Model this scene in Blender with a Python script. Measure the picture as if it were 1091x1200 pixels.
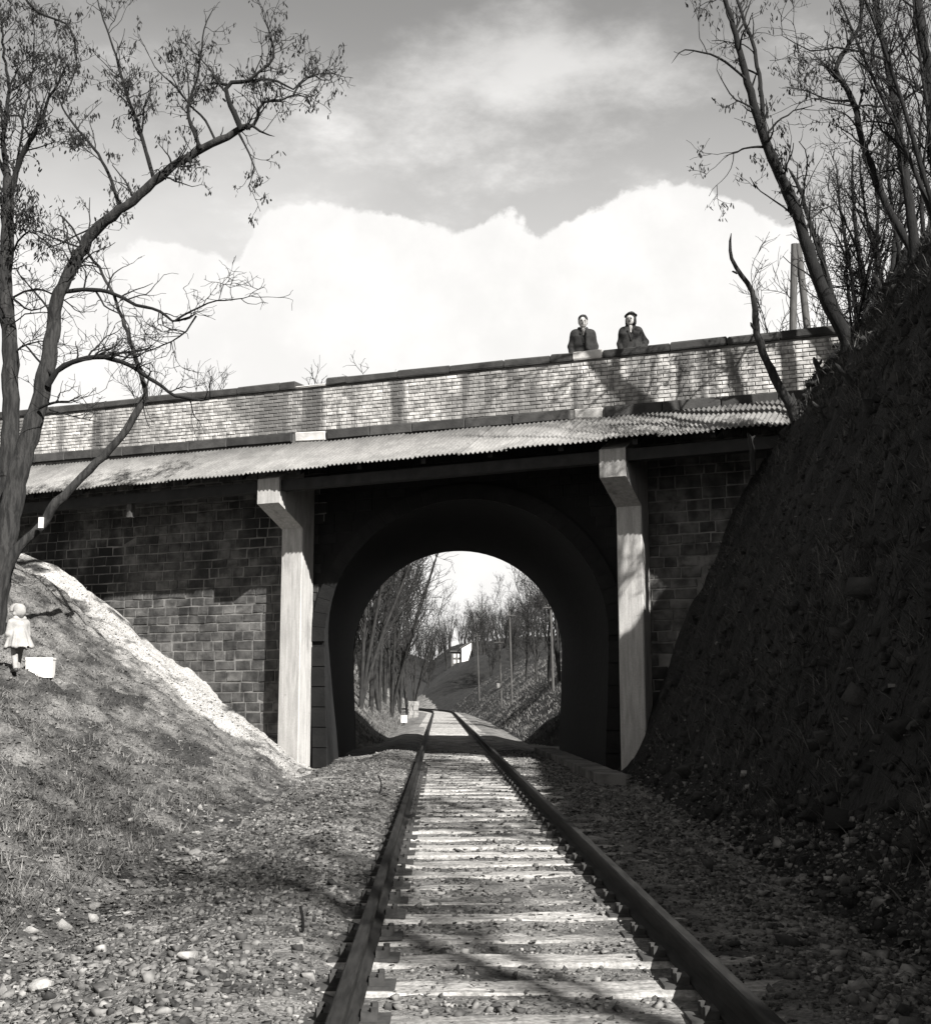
import bpy, math, random
import numpy as np
from mathutils import Vector, Matrix, Euler

random.seed(7)
rng = np.random.default_rng(7)
sc = bpy.context.scene
for _o in list(bpy.data.objects):
    bpy.data.objects.remove(_o)

# ------------------------------------------------------------------ camera
F_PX = 1460.0                                   # focal length in pixels of the 1091 x 1200 photograph
YAW = math.atan(31.5 / F_PX)
PITCH = math.atan(217 / F_PX)
CAM_Z = 1.09
cam_d = bpy.data.cameras.new('camera')
cam = bpy.data.objects.new('camera', cam_d)
sc.collection.objects.link(cam)
cam_d.sensor_fit = 'HORIZONTAL'
cam_d.sensor_width = 56
cam_d.lens = 56 * F_PX / 1091
cam_d.clip_start = 0.05
cam_d.clip_end = 4000
cam.location = (0, 0, CAM_Z)
cam.rotation_euler = (math.pi / 2 + PITCH, 0, -YAW)
sc.camera = cam

# ------------------------------------------------------------------ sky, sun, exposure
SUN_AZ = math.radians(29.4)                     # to the right of straight behind the camera
SUN_EL = math.radians(37.1)
SUN_TO = Vector((math.sin(SUN_AZ) * math.cos(SUN_EL), -math.cos(SUN_AZ) * math.cos(SUN_EL), math.sin(SUN_EL)))
sun_d = bpy.data.lights.new('sun', 'SUN')
sun_d.energy = 5.0
sun_d.angle = math.radians(0.5)
sun_d.color = (1, 0.985, 0.96)
sun = bpy.data.objects.new('sun', sun_d)
sc.collection.objects.link(sun)
sun.location = (20, -30, 40)
sun.rotation_euler = SUN_TO.to_track_quat('Z', 'Y').to_euler()

SKY_STRENGTH = 0.05
world = bpy.data.worlds.new('World')
sc.world = world
world.use_nodes = True
wn = world.node_tree.nodes
wl = world.node_tree.links
wn.clear()


def wmath(op, a, b=None, c=None, clamp=False):
    n = wn.new('ShaderNodeMath')
    n.operation = op
    n.use_clamp = clamp
    for i, v in enumerate((a, b, c)):
        if v is None:
            continue
        if isinstance(v, (int, float)):
            n.inputs[i].default_value = v
        else:
            wl.new(v, n.inputs[i])
    return n.outputs[0]


def wrange(v, a, b, c, d, kind='SMOOTHSTEP'):
    n = wn.new('ShaderNodeMapRange')
    n.interpolation_type = kind
    wl.new(v, n.inputs[0])
    for i, x in enumerate((a, b, c, d)):
        n.inputs[i + 1].default_value = x
    return n.outputs[0]


sky = wn.new('ShaderNodeTexSky')
sky.sky_type = 'NISHITA'
sky.sun_disc = False
sky.sun_elevation = SUN_EL
sky.sun_rotation = math.pi - SUN_AZ
bw = wn.new('ShaderNodeRGBToBW')
wl.new(sky.outputs[0], bw.inputs[0])
tc = wn.new('ShaderNodeTexCoord')
sep = wn.new('ShaderNodeSeparateXYZ')
wl.new(tc.outputs['Generated'], sep.inputs[0])
az = wmath('ARCTAN2', sep.outputs[0], sep.outputs[1])
hor = wmath('SQRT', wmath('ADD', wmath('MULTIPLY', sep.outputs[0], sep.outputs[0]), wmath('MULTIPLY', sep.outputs[1], sep.outputs[1])))
elev = wmath('DIVIDE', sep.outputs[2], wmath('MAXIMUM', hor, 0.001))
# height of the cumulus bank along the horizon
cu = wn.new('ShaderNodeFloatCurve')
CLOUD = [(-120, 300), (0, 330), (120, 318), (165, 296), (200, 289), (235, 300), (262, 318), (284, 296), (300, 266), (325, 249), (365, 236), (395, 241), (425, 240), (462, 240),
         (490, 250), (530, 267), (572, 262), (612, 262), (640, 276), (672, 256), (712, 244), (740, 226), (768, 208), (820, 211), (850, 219),
         (880, 238), (915, 262), (960, 285), (1091, 290), (1240, 300)]
pts = [((math.atan2(px - 514, F_PX)) + 0.6, ((817 - py) / F_PX) + 0.012) for px, py in CLOUD]
cc = cu.mapping.curves[0]
cu.mapping.use_clip = False
cc.points[0].location = pts[0]
cc.points[1].location = pts[-1]
for p in pts[1:-1]:
    cc.points.new(*p)
cu.mapping.update()
wl.new(wmath('ADD', az, 0.6, clamp=True), cu.inputs[1])


def wnoise(scale, detail, rough, mapscale=(1, 1, 1)):
    m = wn.new('ShaderNodeMapping')
    m.inputs['Scale'].default_value = mapscale
    wl.new(tc.outputs['Generated'], m.inputs[0])
    n = wn.new('ShaderNodeTexNoise')
    n.inputs['Scale'].default_value = scale
    n.inputs['Detail'].default_value = detail
    n.inputs['Roughness'].default_value = rough
    wl.new(m.outputs[0], n.inputs[0])
    return n.outputs[0]


puff = wmath('MULTIPLY', wmath('SUBTRACT', wnoise(17, 6, 0.52), 0.5), 0.06)
soft = wmath('MULTIPLY', wmath('SUBTRACT', wnoise(60, 5, 0.6), 0.5), 0.022)
top = wmath('ADD', wmath('ADD', cu.outputs[0], puff), soft)
cmask = wrange(wmath('SUBTRACT', top, elev), -0.0015, 0.005, 0, 1)
fall = wrange(elev, 0.30, 0.62, 0.95, 0.50)
streak = wrange(wnoise(4.2, 7, 0.5, (0.8, 0.8, 1.7)), 0.42, 0.75, 0.0, 1.0)
lowlight = wrange(elev, 0.10, 0.30, 1.15, 1.0)
base = wmath('MULTIPLY', wmath('MULTIPLY', wmath('POWER', bw.outputs[0], 0.6), fall), lowlight)
dxa = wmath('DIVIDE', wmath('SUBTRACT', az, 0.05), 0.17)
dye = wmath('DIVIDE', wmath('SUBTRACT', wmath('SUBTRACT', elev, wmath('MULTIPLY', az, 0.16)), 0.515), 0.05)
band = wmath('POWER', 2.718, wmath('MULTIPLY', wmath('ADD', wmath('MULTIPLY', dxa, dxa), wmath('MULTIPLY', dye, dye)), -1.0))
wisp = wrange(wmath('ADD', wnoise(9, 7, 0.62, (0.8, 0.8, 1.6)), wmath('MULTIPLY', band, 0.32)), 0.50, 0.95, 0.0, 1.0)
base = wmath('MULTIPLY', base, wmath('ADD', wmath('ADD', 3.1, wmath('MULTIPLY', streak, 0.7)), wmath('MULTIPLY', wisp, 3.4)))
cloudv = wrange(wnoise(13, 6, 0.6), 0.3, 0.75, 6.7, 7.6)
mixn = wn.new('ShaderNodeMix')
mixn.data_type = 'FLOAT'
wl.new(cmask, mixn.inputs[0])
wl.new(wmath('MULTIPLY', base, 1.0), mixn.inputs[2])
wl.new(cloudv, mixn.inputs[3])
comb = wn.new('ShaderNodeCombineColor')
wl.new(mixn.outputs[0], comb.inputs[0])
wl.new(wmath('MULTIPLY', mixn.outputs[0], 0.985), comb.inputs[1])
wl.new(wmath('MULTIPLY', mixn.outputs[0], 0.965), comb.inputs[2])
bg = wn.new('ShaderNodeBackground')
bg.inputs[1].default_value = SKY_STRENGTH
wl.new(comb.outputs[0], bg.inputs[0])
wo = wn.new('ShaderNodeOutputWorld')
wl.new(bg.outputs[0], wo.inputs[0])

sc.view_settings.view_transform = 'Standard'
sc.view_settings.look = 'None'
sc.view_settings.gamma = 1
sc.view_settings.use_curve_mapping = False
sc.view_settings.exposure = 1.5
sc.cycles.max_bounces = 6
sc.cycles.diffuse_bounces = 3
sc.cycles.filter_width = 1.5


# ------------------------------------------------------------------ helpers: geometry of the photograph
def ray(px, py):
    x = (px - 545.5) / F_PX
    y = -(py - 600) / F_PX
    fy = math.cos(PITCH) - y * math.sin(PITCH)
    fz = math.sin(PITCH) + y * math.cos(PITCH)
    return (x * math.cos(YAW) + fy * math.sin(YAW), -x * math.sin(YAW) + fy * math.cos(YAW), fz)


def at(px, py, Y):
    r = ray(px, py)
    k = Y / r[1]
    return Vector((r[0] * k, Y, CAM_Z + r[2] * k))


TH = math.radians(26)
UX, UY = math.cos(TH), -math.sin(TH)            # along the bridge, left to right
NX, NY = -math.sin(TH), -math.cos(TH)           # out of the near face, towards the camera
OX, OY = -2.33, 27.0
TRACK_X = 0.40
TUN_L = 9.3                                     # tunnel length along the track
BR_T = TUN_L * math.cos(TH)                     # bridge thickness


def fw(u, p, z):
    """facade coordinates (along, outwards, up) to world"""
    return (OX + u * UX + p * NX, OY + u * UY + p * NY, z)


def zoff(u):
    return -0.017 * u


def face_y(x):
    return OY - (x - OX) * math.tan(TH)


# ------------------------------------------------------------------ helpers: objects
COL = sc.collection


def mesh_obj(name, verts, faces, mat, parent=None, smooth=False):
    me = bpy.data.meshes.new(name)
    if isinstance(verts, np.ndarray):
        verts = verts.tolist()
    if isinstance(faces, np.ndarray):
        faces = faces.tolist()
    me.from_pydata(verts, [], faces)
    if mat is not None:
        me.materials.append(mat)
    if smooth:
        me.polygons.foreach_set('use_smooth', np.ones(len(me.polygons), dtype=bool))
    me.update()
    o = bpy.data.objects.new(name, me)
    COL.objects.link(o)
    if parent is not None:
        o.parent = parent
    return o


def tag(o, label=None, cat=None, group=None, kind=None):
    if label:
        o['label'] = label
    if cat:
        o['category'] = cat
    if group:
        o['group'] = group
    if kind:
        o['kind'] = kind
    return o


def empty(name, loc=(0, 0, 0), rz=0.0):
    o = bpy.data.objects.new(name, None)
    COL.objects.link(o)
    o.location = loc
    o.rotation_euler = (0, 0, rz)
    o.empty_display_size = 0.2
    return o


def keep(o, parent):
    """parent without moving (world coordinates already in the mesh)"""
    o.parent = parent
    o.matrix_parent_inverse = Matrix.Translation(parent.location).inverted() if parent.rotation_euler.z == 0 else \
        (Matrix.Translation(parent.location) @ Matrix.Rotation(parent.rotation_euler.z, 4, 'Z')).inverted()
    return o


class MB:
    def __init__(self):
        self.v = []
        self.f = []

    def add(self, v, f):
        b = len(self.v)
        self.v += [tuple(p) for p in v]
        self.f += [tuple(i + b for i in q) for q in f]

    def hexa(self, c):
        """8 corners: bottom 0-3 counter-clockwise, top 4-7"""
        self.add(c, [(3, 2, 1, 0), (4, 5, 6, 7), (0, 1, 5, 4), (1, 2, 6, 5), (2, 3, 7, 6), (3, 0, 4, 7)])

    def box(self, x0, x1, y0, y1, z0, z1):
        self.hexa([(x0, y0, z0), (x1, y0, z0), (x1, y1, z0), (x0, y1, z0), (x0, y0, z1), (x1, y0, z1), (x1, y1, z1), (x0, y1, z1)])

    def fbox(self, u0, u1, p0, p1, z0, z1, sh=None):
        """box in facade coordinates; sh shears z with u"""
        s = sh or (lambda u: 0)
        c = []
        for z in (z0, z1):
            for u, p in ((u0, p1), (u1, p1), (u1, p0), (u0, p0)):
                c.append(fw(u, p, z + s(u)))
        self.hexa(c)

    def bblock(self, u0, u1, p0, p1, z0, z1, j=0.0, sh=None, ch=0.012):
        """chamfered-face block in facade coordinates: back rectangle at p0, shoulder, smaller front face at p1"""
        s = sh or (lambda u: 0)
        r = random.uniform
        cs = [(u0 + r(-j, j), z0 + r(-j, j)), (u1 + r(-j, j), z0 + r(-j, j)), (u1 + r(-j, j), z1 + r(-j, j)), (u0 + r(-j, j), z1 + r(-j, j))]
        cu_ = (u0 + u1) / 2
        cz_ = (z0 + z1) / 2
        ring = []
        for (p, k) in ((p0, 0), (p1 - ch, 0), (p1, ch)):
            for (u, z) in cs:
                uu = u + (k if u < cu_ else -k)
                zz = z + (k if z < cz_ else -k)
                ring.append(fw(uu, p + (r(-j, j) * 0.6 if k else 0), zz + s(uu)))
        f = []
        for a in (0, 4):
            for i in range(4):
                k = (i + 1) % 4
                f.append((a + i, a + k, a + 4 + k, a + 4 + i))
        f.append((8, 9, 10, 11))
        self.add(ring, f)

    def build(self, name, mat, parent=None, smooth=False):
        return mesh_obj(name, self.v, self.f, mat, parent, smooth)


def sweep(P, r, sides, ref=None):
    """P (m,n,3) paths, r (m,n) radii -> verts, quads"""
    m, n, _ = P.shape
    T = np.empty_like(P)
    T[:, 1:-1] = P[:, 2:] - P[:, :-2]
    T[:, 0] = P[:, 1] - P[:, 0]
    T[:, -1] = P[:, -1] - P[:, -2]
    T /= np.linalg.norm(T, axis=2, keepdims=True) + 1e-9
    mean = P[:, -1] - P[:, 0]
    ax = np.argmin(np.abs(mean), axis=1)
    R = np.zeros((m, 1, 3))
    R[np.arange(m), 0, ax] = 1
    A = np.cross(T, np.broadcast_to(R, T.shape))
    A /= np.linalg.norm(A, axis=2, keepdims=True) + 1e-9
    B = np.cross(T, A)
    a = np.arange(sides) * 2 * math.pi / sides
    V = P[:, :, None, :] + r[:, :, None, None] * (np.cos(a)[:, None] * A[:, :, None, :] + np.sin(a)[:, None] * B[:, :, None, :])
    V = V.reshape(-1, 3)
    i = np.arange(m)[:, None, None] * n * sides + np.arange(n - 1)[None, :, None] * sides
    s = np.arange(sides)[None, None, :]
    s2 = (s + 1) % sides
    Fq = np.stack([i + s, i + s2, i + sides + s2, i + sides + s], -1).reshape(-1, 4)
    return V, Fq


def np_obj(name, Vs, Fs, mat, parent=None, smooth=False):
    """join (verts, faces) lists of numpy arrays; faces all quads or all triangles"""
    off = 0
    FF = []
    for v, f in zip(Vs, Fs):
        FF.append(f + off)
        off += len(v)
    V = np.concatenate(Vs).astype(np.float32)
    k = FF[0].shape[1]
    Fa = np.concatenate(FF).astype(np.int32)
    me = bpy.data.meshes.new(name)
    me.vertices.add(len(V))
    me.vertices.foreach_set('co', V.ravel())
    me.loops.add(Fa.size)
    me.loops.foreach_set('vertex_index', Fa.ravel())
    me.polygons.add(len(Fa))
    me.polygons.foreach_set('loop_start', np.arange(0, Fa.size, k, dtype=np.int32))
    me.polygons.foreach_set('loop_total', np.full(len(Fa), k, dtype=np.int32))
    if smooth:
        me.polygons.foreach_set('use_smooth', np.ones(len(Fa), dtype=bool))
    me.update(calc_edges=True)
    if mat:
        me.materials.append(mat)
    o = bpy.data.objects.new(name, me)
    COL.objects.link(o)
    if parent is not None:
        o.parent = parent
    return o


# ------------------------------------------------------------------ helpers: materials (warm greys: the photograph is black and white)
ALB = 0.72                                      # exposed for the sun: surfaces keep their real, rather dark values


def g(v, a=1.0):
    v = v * ALB
    return (v * 1.03, v, v * 0.955, 1.0)


def material(name, lo, hi, scale=6.0, rough=0.85, bump=0.0, bscale=None, detail=6, stretch=(1, 1, 1), rot=0.0, piece=0.0,
             stain=None, attr=None, spec=0.3, contrast=(0.3, 0.7), fine=None):
    """grey procedural material. piece: variation from piece to piece; stain: (value, scale, stretch, lo, hi, rot);
    attr: (attribute name, value)"""
    m = bpy.data.materials.new(name)
    m.use_nodes = True
    N = m.node_tree.nodes
    L = m.node_tree.links
    b = N['Principled BSDF']
    b.inputs['Roughness'].default_value = rough
    b.inputs['Specular IOR Level'].default_value = spec
    geo = N.new('ShaderNodeNewGeometry')

    def noise(sc_, det, st=(1, 1, 1), rz=0.0, ro=0.6):
        mp = N.new('ShaderNodeMapping')
        mp.vector_type = 'POINT'
        r0 = N.new('ShaderNodeVectorRotate')
        r0.rotation_type = 'Z_AXIS'
        r0.inputs['Angle'].default_value = rz
        L.new(geo.outputs['Position'], r0.inputs['Vector'])
        L.new(r0.outputs[0], mp.inputs[0])
        mp.inputs['Scale'].default_value = st
        t = N.new('ShaderNodeTexNoise')
        t.inputs['Scale'].default_value = sc_
        t.inputs['Detail'].default_value = det
        t.inputs['Roughness'].default_value = ro
        L.new(mp.outputs[0], t.inputs[0])
        return t.outputs[0]

    def rngm(v, a, b_, c, d):
        n = N.new('ShaderNodeMapRange')
        n.interpolation_type = 'SMOOTHSTEP'
        L.new(v, n.inputs[0])
        for i, x in enumerate((a, b_, c, d)):
            n.inputs[i + 1].default_value = x
        return n.outputs[0]

    def mix(fac, a, c):
        n = N.new('ShaderNodeMix')
        n.data_type = 'RGBA'
        L.new(fac, n.inputs[0])
        for i, v in ((6, a), (7, c)):
            if isinstance(v, tuple):
                n.inputs[i].default_value = v
            else:
                L.new(v, n.inputs[i])
        return n.outputs[2]

    def mul(col, val):
        n = N.new('ShaderNodeVectorMath')
        n.operation = 'SCALE'
        L.new(col, n.inputs[0])
        L.new(val, n.inputs[3])
        return n.outputs[0]

    n1 = noise(scale, detail, stretch, rot)
    col = mix(rngm(n1, contrast[0], contrast[1], 0, 1), g(lo), g(hi))
    if attr:
        for (an, av, asc) in attr:
            at_ = N.new('ShaderNodeAttribute')
            at_.attribute_name = an
            nn = noise(asc, 5)
            am = N.new('ShaderNodeMath')
            am.operation = 'MULTIPLY_ADD'
            L.new(nn, am.inputs[0])
            am.inputs[1].default_value = 1.5
            am.inputs[2].default_value = -0.75
            a2 = N.new('ShaderNodeMath')
            a2.operation = 'ADD'
            L.new(am.outputs[0], a2.inputs[0])
            L.new(at_.outputs['Fac'], a2.inputs[1])
            col = mix(rngm(a2.outputs[0], 0.25, 1.05, 0, 1), col, g(av))
    if stain:
        for (sv, ssc, sst, s0, s1, sr) in stain:
            col = mix(rngm(noise(ssc, 5, sst, sr), s0, s1, 0, 1), col, g(sv))
    if fine:
        col = mul(col, rngm(noise(fine[0], 4), 0.3, 0.7, fine[1], fine[2]))
    if piece:
        oi = N.new('ShaderNodeObjectInfo')
        ad = N.new('ShaderNodeMath')
        ad.operation = 'ADD'
        L.new(oi.outputs['Random'], ad.inputs[0])
        L.new(geo.outputs['Random Per Island'], ad.inputs[1])
        fr = N.new('ShaderNodeMath')
        fr.operation = 'FRACT'
        L.new(ad.outputs[0], fr.inputs[0])
        mr = N.new('ShaderNodeMapRange')
        L.new(fr.outputs[0], mr.inputs[0])
        mr.inputs[3].default_value = 1 - piece
        mr.inputs[4].default_value = 1 + piece
        col = mul(col, mr.outputs[0])
    L.new(col, b.inputs['Base Color'])
    if bump:
        bn = N.new('ShaderNodeBump')
        bn.inputs['Strength'].default_value = 1.0
        bn.inputs['Distance'].default_value = bump
        L.new(noise(bscale or scale * 4, 6, stretch if stretch != (1, 1, 1) else (1, 1, 1), rot), bn.inputs['Height'])
        L.new(bn.outputs[0], b.inputs['Normal'])
    return m


MT = {}
MT['ground'] = material('trackbed_soil', 0.06, 0.27, 3.0, 0.95, 0.03, 30, piece=0, stain=[(0.05, 1.2, (1, 1, 1), 0.56, 0.72, 0)], fine=(45, 0.55, 1.3))
MT['left'] = material('dry_bank_soil', 0.03, 0.19, 2.6, 0.95, 0.04, 24, attr=[('pale', 0.42, 3.0)], stain=[(0.03, 1.3, (1, 0.5, 1), 0.52, 0.66, 0.6)], fine=(38, 0.45, 1.4))
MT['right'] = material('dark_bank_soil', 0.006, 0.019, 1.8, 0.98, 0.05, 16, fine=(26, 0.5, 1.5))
MT['clod'] = material('earth_clod', 0.009, 0.035, 3.0, 0.95, 0.02, 20, piece=0.5)
MT['mortar'] = material('wall_mortar', 0.07, 0.22, 2.0, 0.95, 0.01, 40)
MT['stone'] = material('wall_stone', 0.028, 0.10, 4.0, 0.9, 0.012, 22, piece=0.4, stain=[(0.13, 0.9, (1, 1, 1.6), 0.57, 0.72, 0), (0.012, 0.6, (1, 1, 0.6), 0.50, 0.66, 0)])
MT['soot_shade'] = material('sooty_shaded_stone', 0.003, 0.008, 3.0, 0.95, 0.01, 22, piece=0.3)  # smoke-blackened, darkened further to carry the shade under the canopy
MT['pmortar'] = material('parapet_mortar', 0.09, 0.25, 3.0, 0.95, 0.006, 50)
MT['brick'] = material('whitewashed_brick', 0.25, 0.54, 7.0, 0.9, 0.004, 60, piece=0.22,
                       stain=[(0.10, 1.5, (1.0, 0.02, 0.10), 0.50, 0.64, TH), (0.15, 0.55, (1, 0.02, 0.5), 0.50, 0.66, TH), (0.14, 2.2, (1, 0.1, 1), 0.60, 0.70, TH)], contrast=(0.35, 0.6))
MT['coping'] = material('dark_coping_stone', 0.028, 0.06, 3.0, 0.9, 0.008, 30, piece=0.25)
MT['coping_pale'] = material('pale_coping_stone', 0.42, 0.62, 3.0, 0.9, 0.006, 30)
MT['concrete'] = material('board_marked_concrete', 0.33, 0.47, 3.0, 0.85, 0.006, 30, stretch=(5, 5, 0.5), rot=TH, fine=(60, 0.85, 1.1),
                          stain=[(0.22, 1.3, (2, 2, 0.5), 0.56, 0.74, 0), (0.16, 3.0, (1, 1, 1), 0.66, 0.78, 0)])
MT['sheet'] = material('corrugated_sheet', 0.15, 0.23, 2.2, 0.8, 0.0, piece=0.13, fine=(30, 0.8, 1.15), stain=[(0.12, 2.2, (1, 1, 1), 0.62, 0.74, 0)])
MT['steel_beam'] = material('dark_beam', 0.012, 0.025, 4.0, 0.8)
MT['rail'] = material('rail_steel', 0.012, 0.03, 9.0, 0.75, 0.001, 60, stretch=(4, 0.4, 4), spec=0.12)
MT['sleeper'] = material('weathered_sleeper', 0.22, 0.46, 4.0, 0.9, 0.008, 24, stretch=(1, 7, 7), piece=0.22, fine=(40, 0.6, 1.2))
MT['iron'] = material('rusty_iron', 0.03, 0.06, 20.0, 0.8)
MT['ballast'] = material('ballast_stone', 0.04, 0.19, 9.0, 0.9, 0, piece=0.75)
MT['pale_stone'] = material('pale_stone', 0.15, 0.31, 7.0, 0.9, 0.01, 30, piece=0.4)
MT['grass'] = material('dry_grass', 0.05, 0.22, 2.0, 0.85, piece=0.55)
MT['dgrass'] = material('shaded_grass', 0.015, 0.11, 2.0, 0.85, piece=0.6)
MT['litter'] = material('leaf_litter', 0.05, 0.20, 3.0, 0.9, piece=0.65)
MT['bark'] = material('locust_bark', 0.009, 0.038, 6.0, 0.95, 0.02, 18, stretch=(3, 3, 0.45), contrast=(0.35, 0.65))
MT['dbark'] = material('dark_bark', 0.004, 0.013, 6.0, 0.95, 0.02, 18, stretch=(3, 3, 0.5))
MT['twig'] = material('twig_bark', 0.008, 0.02, 4.0, 0.95)
MT['ftwig'] = material('far_twig_bark', 0.013, 0.035, 4.0, 0.95)
MT['pole'] = material('weathered_pole', 0.05, 0.10, 6.0, 0.9, stretch=(3, 3, 0.4))
MT['cutwood'] = material('cut_wood', 0.6, 0.75, 8.0, 0.8)
MT['skin'] = material('skin', 0.42, 0.48, 8.0, 0.6)
MT['feature'] = material('face_feature', 0.05, 0.07, 8.0, 0.6)
MT['hair'] = material('dark_hair', 0.012, 0.025, 30.0, 0.6)
MT['coat'] = material('dark_wool_coat', 0.012, 0.026, 12.0, 0.95, 0.006, 60)
MT['coat2'] = material('tweed_coat', 0.014, 0.032, 14.0, 0.95, 0.006, 60)
MT['scarf'] = material('pale_scarf', 0.32, 0.42, 14.0, 0.9)
MT['pale_coat'] = material('pale_wool_coat', 0.26, 0.36, 8.0, 0.95, 0.006, 50)
MT['white'] = material('white_paint', 0.76, 0.84, 5.0, 0.6)
MT['porcelain'] = material('porcelain', 0.75, 0.8, 5.0, 0.25, spec=0.5)
MT['shoe'] = material('dark_leather', 0.03, 0.05, 8.0, 0.5)
MT['plaster'] = material('white_plaster', 0.68, 0.78, 3.0, 0.9)
MT['roof'] = material('dark_tiles', 0.05, 0.09, 8.0, 0.9)
MT['hbrick'] = material('dark_brickwork', 0.06, 0.12, 4.0, 0.9)
MT['glass'] = material('window_glass', 0.02, 0.03, 4.0, 0.25, spec=0.3)
MT['asphalt'] = material('road_asphalt', 0.05, 0.07, 6.0, 0.9)


# ------------------------------------------------------------------ terrain
def vnoise(x, y, seed=0):
    xi = np.floor(x).astype(np.int64)
    yi = np.floor(y).astype(np.int64)
    fx = x - xi
    fy = y - yi
    fx = fx * fx * (3 - 2 * fx)
    fy = fy * fy * (3 - 2 * fy)

    def h(a, b):
        n = (a * 374761393 + b * 668265263 + seed * 1274126177) & 0xffffffff
        n = ((n ^ (n >> 13)) * 1274126177) & 0xffffffff
        return ((n ^ (n >> 16)) & 0xffff) / 65535.0
    return (h(xi, yi) * (1 - fx) + h(xi + 1, yi) * fx) * (1 - fy) + (h(xi, yi + 1) * (1 - fx) + h(xi + 1, yi + 1) * fx) * fy


def fbm(x, y, seed=0, oct=4):
    s = 0
    a = 0.5
    for i in range(oct):
        s = s + a * (vnoise(x, y, seed + i) - 0.5)
        x = x * 2.03 + 13.7
        y = y * 2.03 + 7.1
        a *= 0.5
    return s


def sstep(a, b, t):
    t = np.clip((t - a) / (b - a), 0, 1)
    return t * t * (3 - 2 * t)


def toe_left(y):
    return np.interp(y, [0, 10, 20, 27, 35, 38, 60, 100, 140, 400], [-2.25, -2.35, -2.5, -2.6, -2.7, -1.65, -1.8, -2.3, -6, -40])


def toe_right(y):
    return np.interp(y, [0, 6, 14, 22, 36, 38, 70, 110, 140, 400], [2.3, 2.45, 2.95, 3.4, 3.5, 2.75, 2.9, 2.4, -2, -30])


def rail_bend(y):
    return np.where(y > 95, -0.0035 * (y - 95) ** 2, 0.0)


RQ = ([0, 0.3, 0.9, 2.2, 2.7, 3.4, 4.1, 5.1, 6.5, 9, 16, 60, 400], [-0.3, 0.1, 1.6, 4.5, 5.75, 6.5, 7.4, 9.0, 9.9, 10.6, 11.2, 12, 12])


def height(x, y):
    x = np.asarray(x, float)
    y = np.asarray(y, float)
    p = (x - OX) * NX + (y - OY) * NY
    far = sstep(-BR_T + 0.2, -BR_T - 0.4, p)
    near = 1 - far
    inside = (p < 0) & (p > -BR_T)
    xl = toe_left(y)
    xr = toe_right(y)
    dx = np.abs(x - (TRACK_X + rail_bend(y)))
    z = -0.183 - 0.13 * sstep(1.45, 2.3, dx)
    z = z + 0.05 * fbm(x * 1.3, y * 1.3, 3) * sstep(1.2, 1.8, dx)
    z = z + 0.045 * sstep(0.86, 1.02, TRACK_X + rail_bend(y) - x) * (1 - sstep(1.5, 2.0, dx)) * sstep(60, 40, y)
    z = z + (0.02 * sstep(0.9, 1.05, dx) + 0.075 * fbm(x * 1.7, y * 1.7, 33, 3)) * (1 - sstep(1.4, 1.7, dx)) * sstep(60, 40, y)
    # left bank
    ql = np.maximum(xl - x, 0)
    s = 0.43 + 0.31 * sstep(19, 27, y)
    zl = s * (np.sqrt(ql * ql + 0.16) - 0.4)
    zl = np.where(zl > 3.6, 3.6 + 1.1 * (1 - np.exp(-(zl - 3.6) / 1.1)), zl)
    bench = np.exp(-((x + 7.0) / 1.5) ** 2 - ((y - 20) / 2.6) ** 2)
    zl = zl * (1 - 0.0 * bench)
    gul = fbm(x * 0.45 + y * 0.35, y * 1.1, 11) * 0.95 * sstep(0.2, 2.0, ql) * (1 - 0.7 * sstep(-1.6, -0.5, -np.abs(p)))
    zl = zl + gul + 0.34 * fbm(x * 1.9, y * 1.9, 5) * sstep(0, 0.8, ql)
    zl_far = np.interp(ql, [0, 0.4, 2.2, 3.2, 12, 60, 400], [0, 0.25, 1.9, 2.4, 5.0, 11, 14]) + 0.3 * fbm(x * 0.8, y * 0.8, 8) * sstep(0, 1, ql)
    zl = zl * near + zl_far * far
    ditch = -0.10 * np.exp(-((x - xl) / 0.35) ** 2) * near
    # right bank
    qr = np.maximum(x - xr, 0)
    zr = np.interp(qr, RQ[0], RQ[1]) + 0.3
    zr = zr + (0.75 * fbm(x * 0.8, y * 0.8, 21) + 0.75 * fbm(x * 2.2, y * 2.2, 23)) * sstep(0.1, 1.2, qr)
    zr_far = np.interp(qr, [0, 0.25, 2.2, 4, 8, 20, 60, 400], [0, 0.2, 1.9, 3.3, 5.4, 8, 10, 12]) + 0.7 * fbm(x * 0.7, y * 0.7, 29) * sstep(0, 1, qr)
    zr = zr * near + zr_far * far
    out = z + zl + zr + ditch
    # hillside that closes the view beyond the curve
    hx = np.interp(x, [-60, -14, -7, -3, -1.2, 4, 11, 30, 80, 400], [8, 5, 2.2, 0.4, 1.9, 5.6, 7.0, 9.0, 12, 14]) + 0.3
    hill = hx * sstep(122, 142, y) + 3.0 * sstep(190, 290, y) + 10 * sstep(312, 430, y) + 8 * sstep(450, 800, y)
    w = sstep(118, 138, y)
    out = out * (1 - w) + hill * w + w * fbm(x * 0.25, y * 0.25, 41) * 1.2 - 0.3 * w
    out = np.where(inside, np.minimum(out, 6.3), out)
    return out




def axis(segs):
    r = []
    for a, b, d in segs:
        r.append(np.arange(a, b - 1e-6, d))
    r.append(np.array([segs[-1][1]]))
    return np.concatenate(r)


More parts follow.
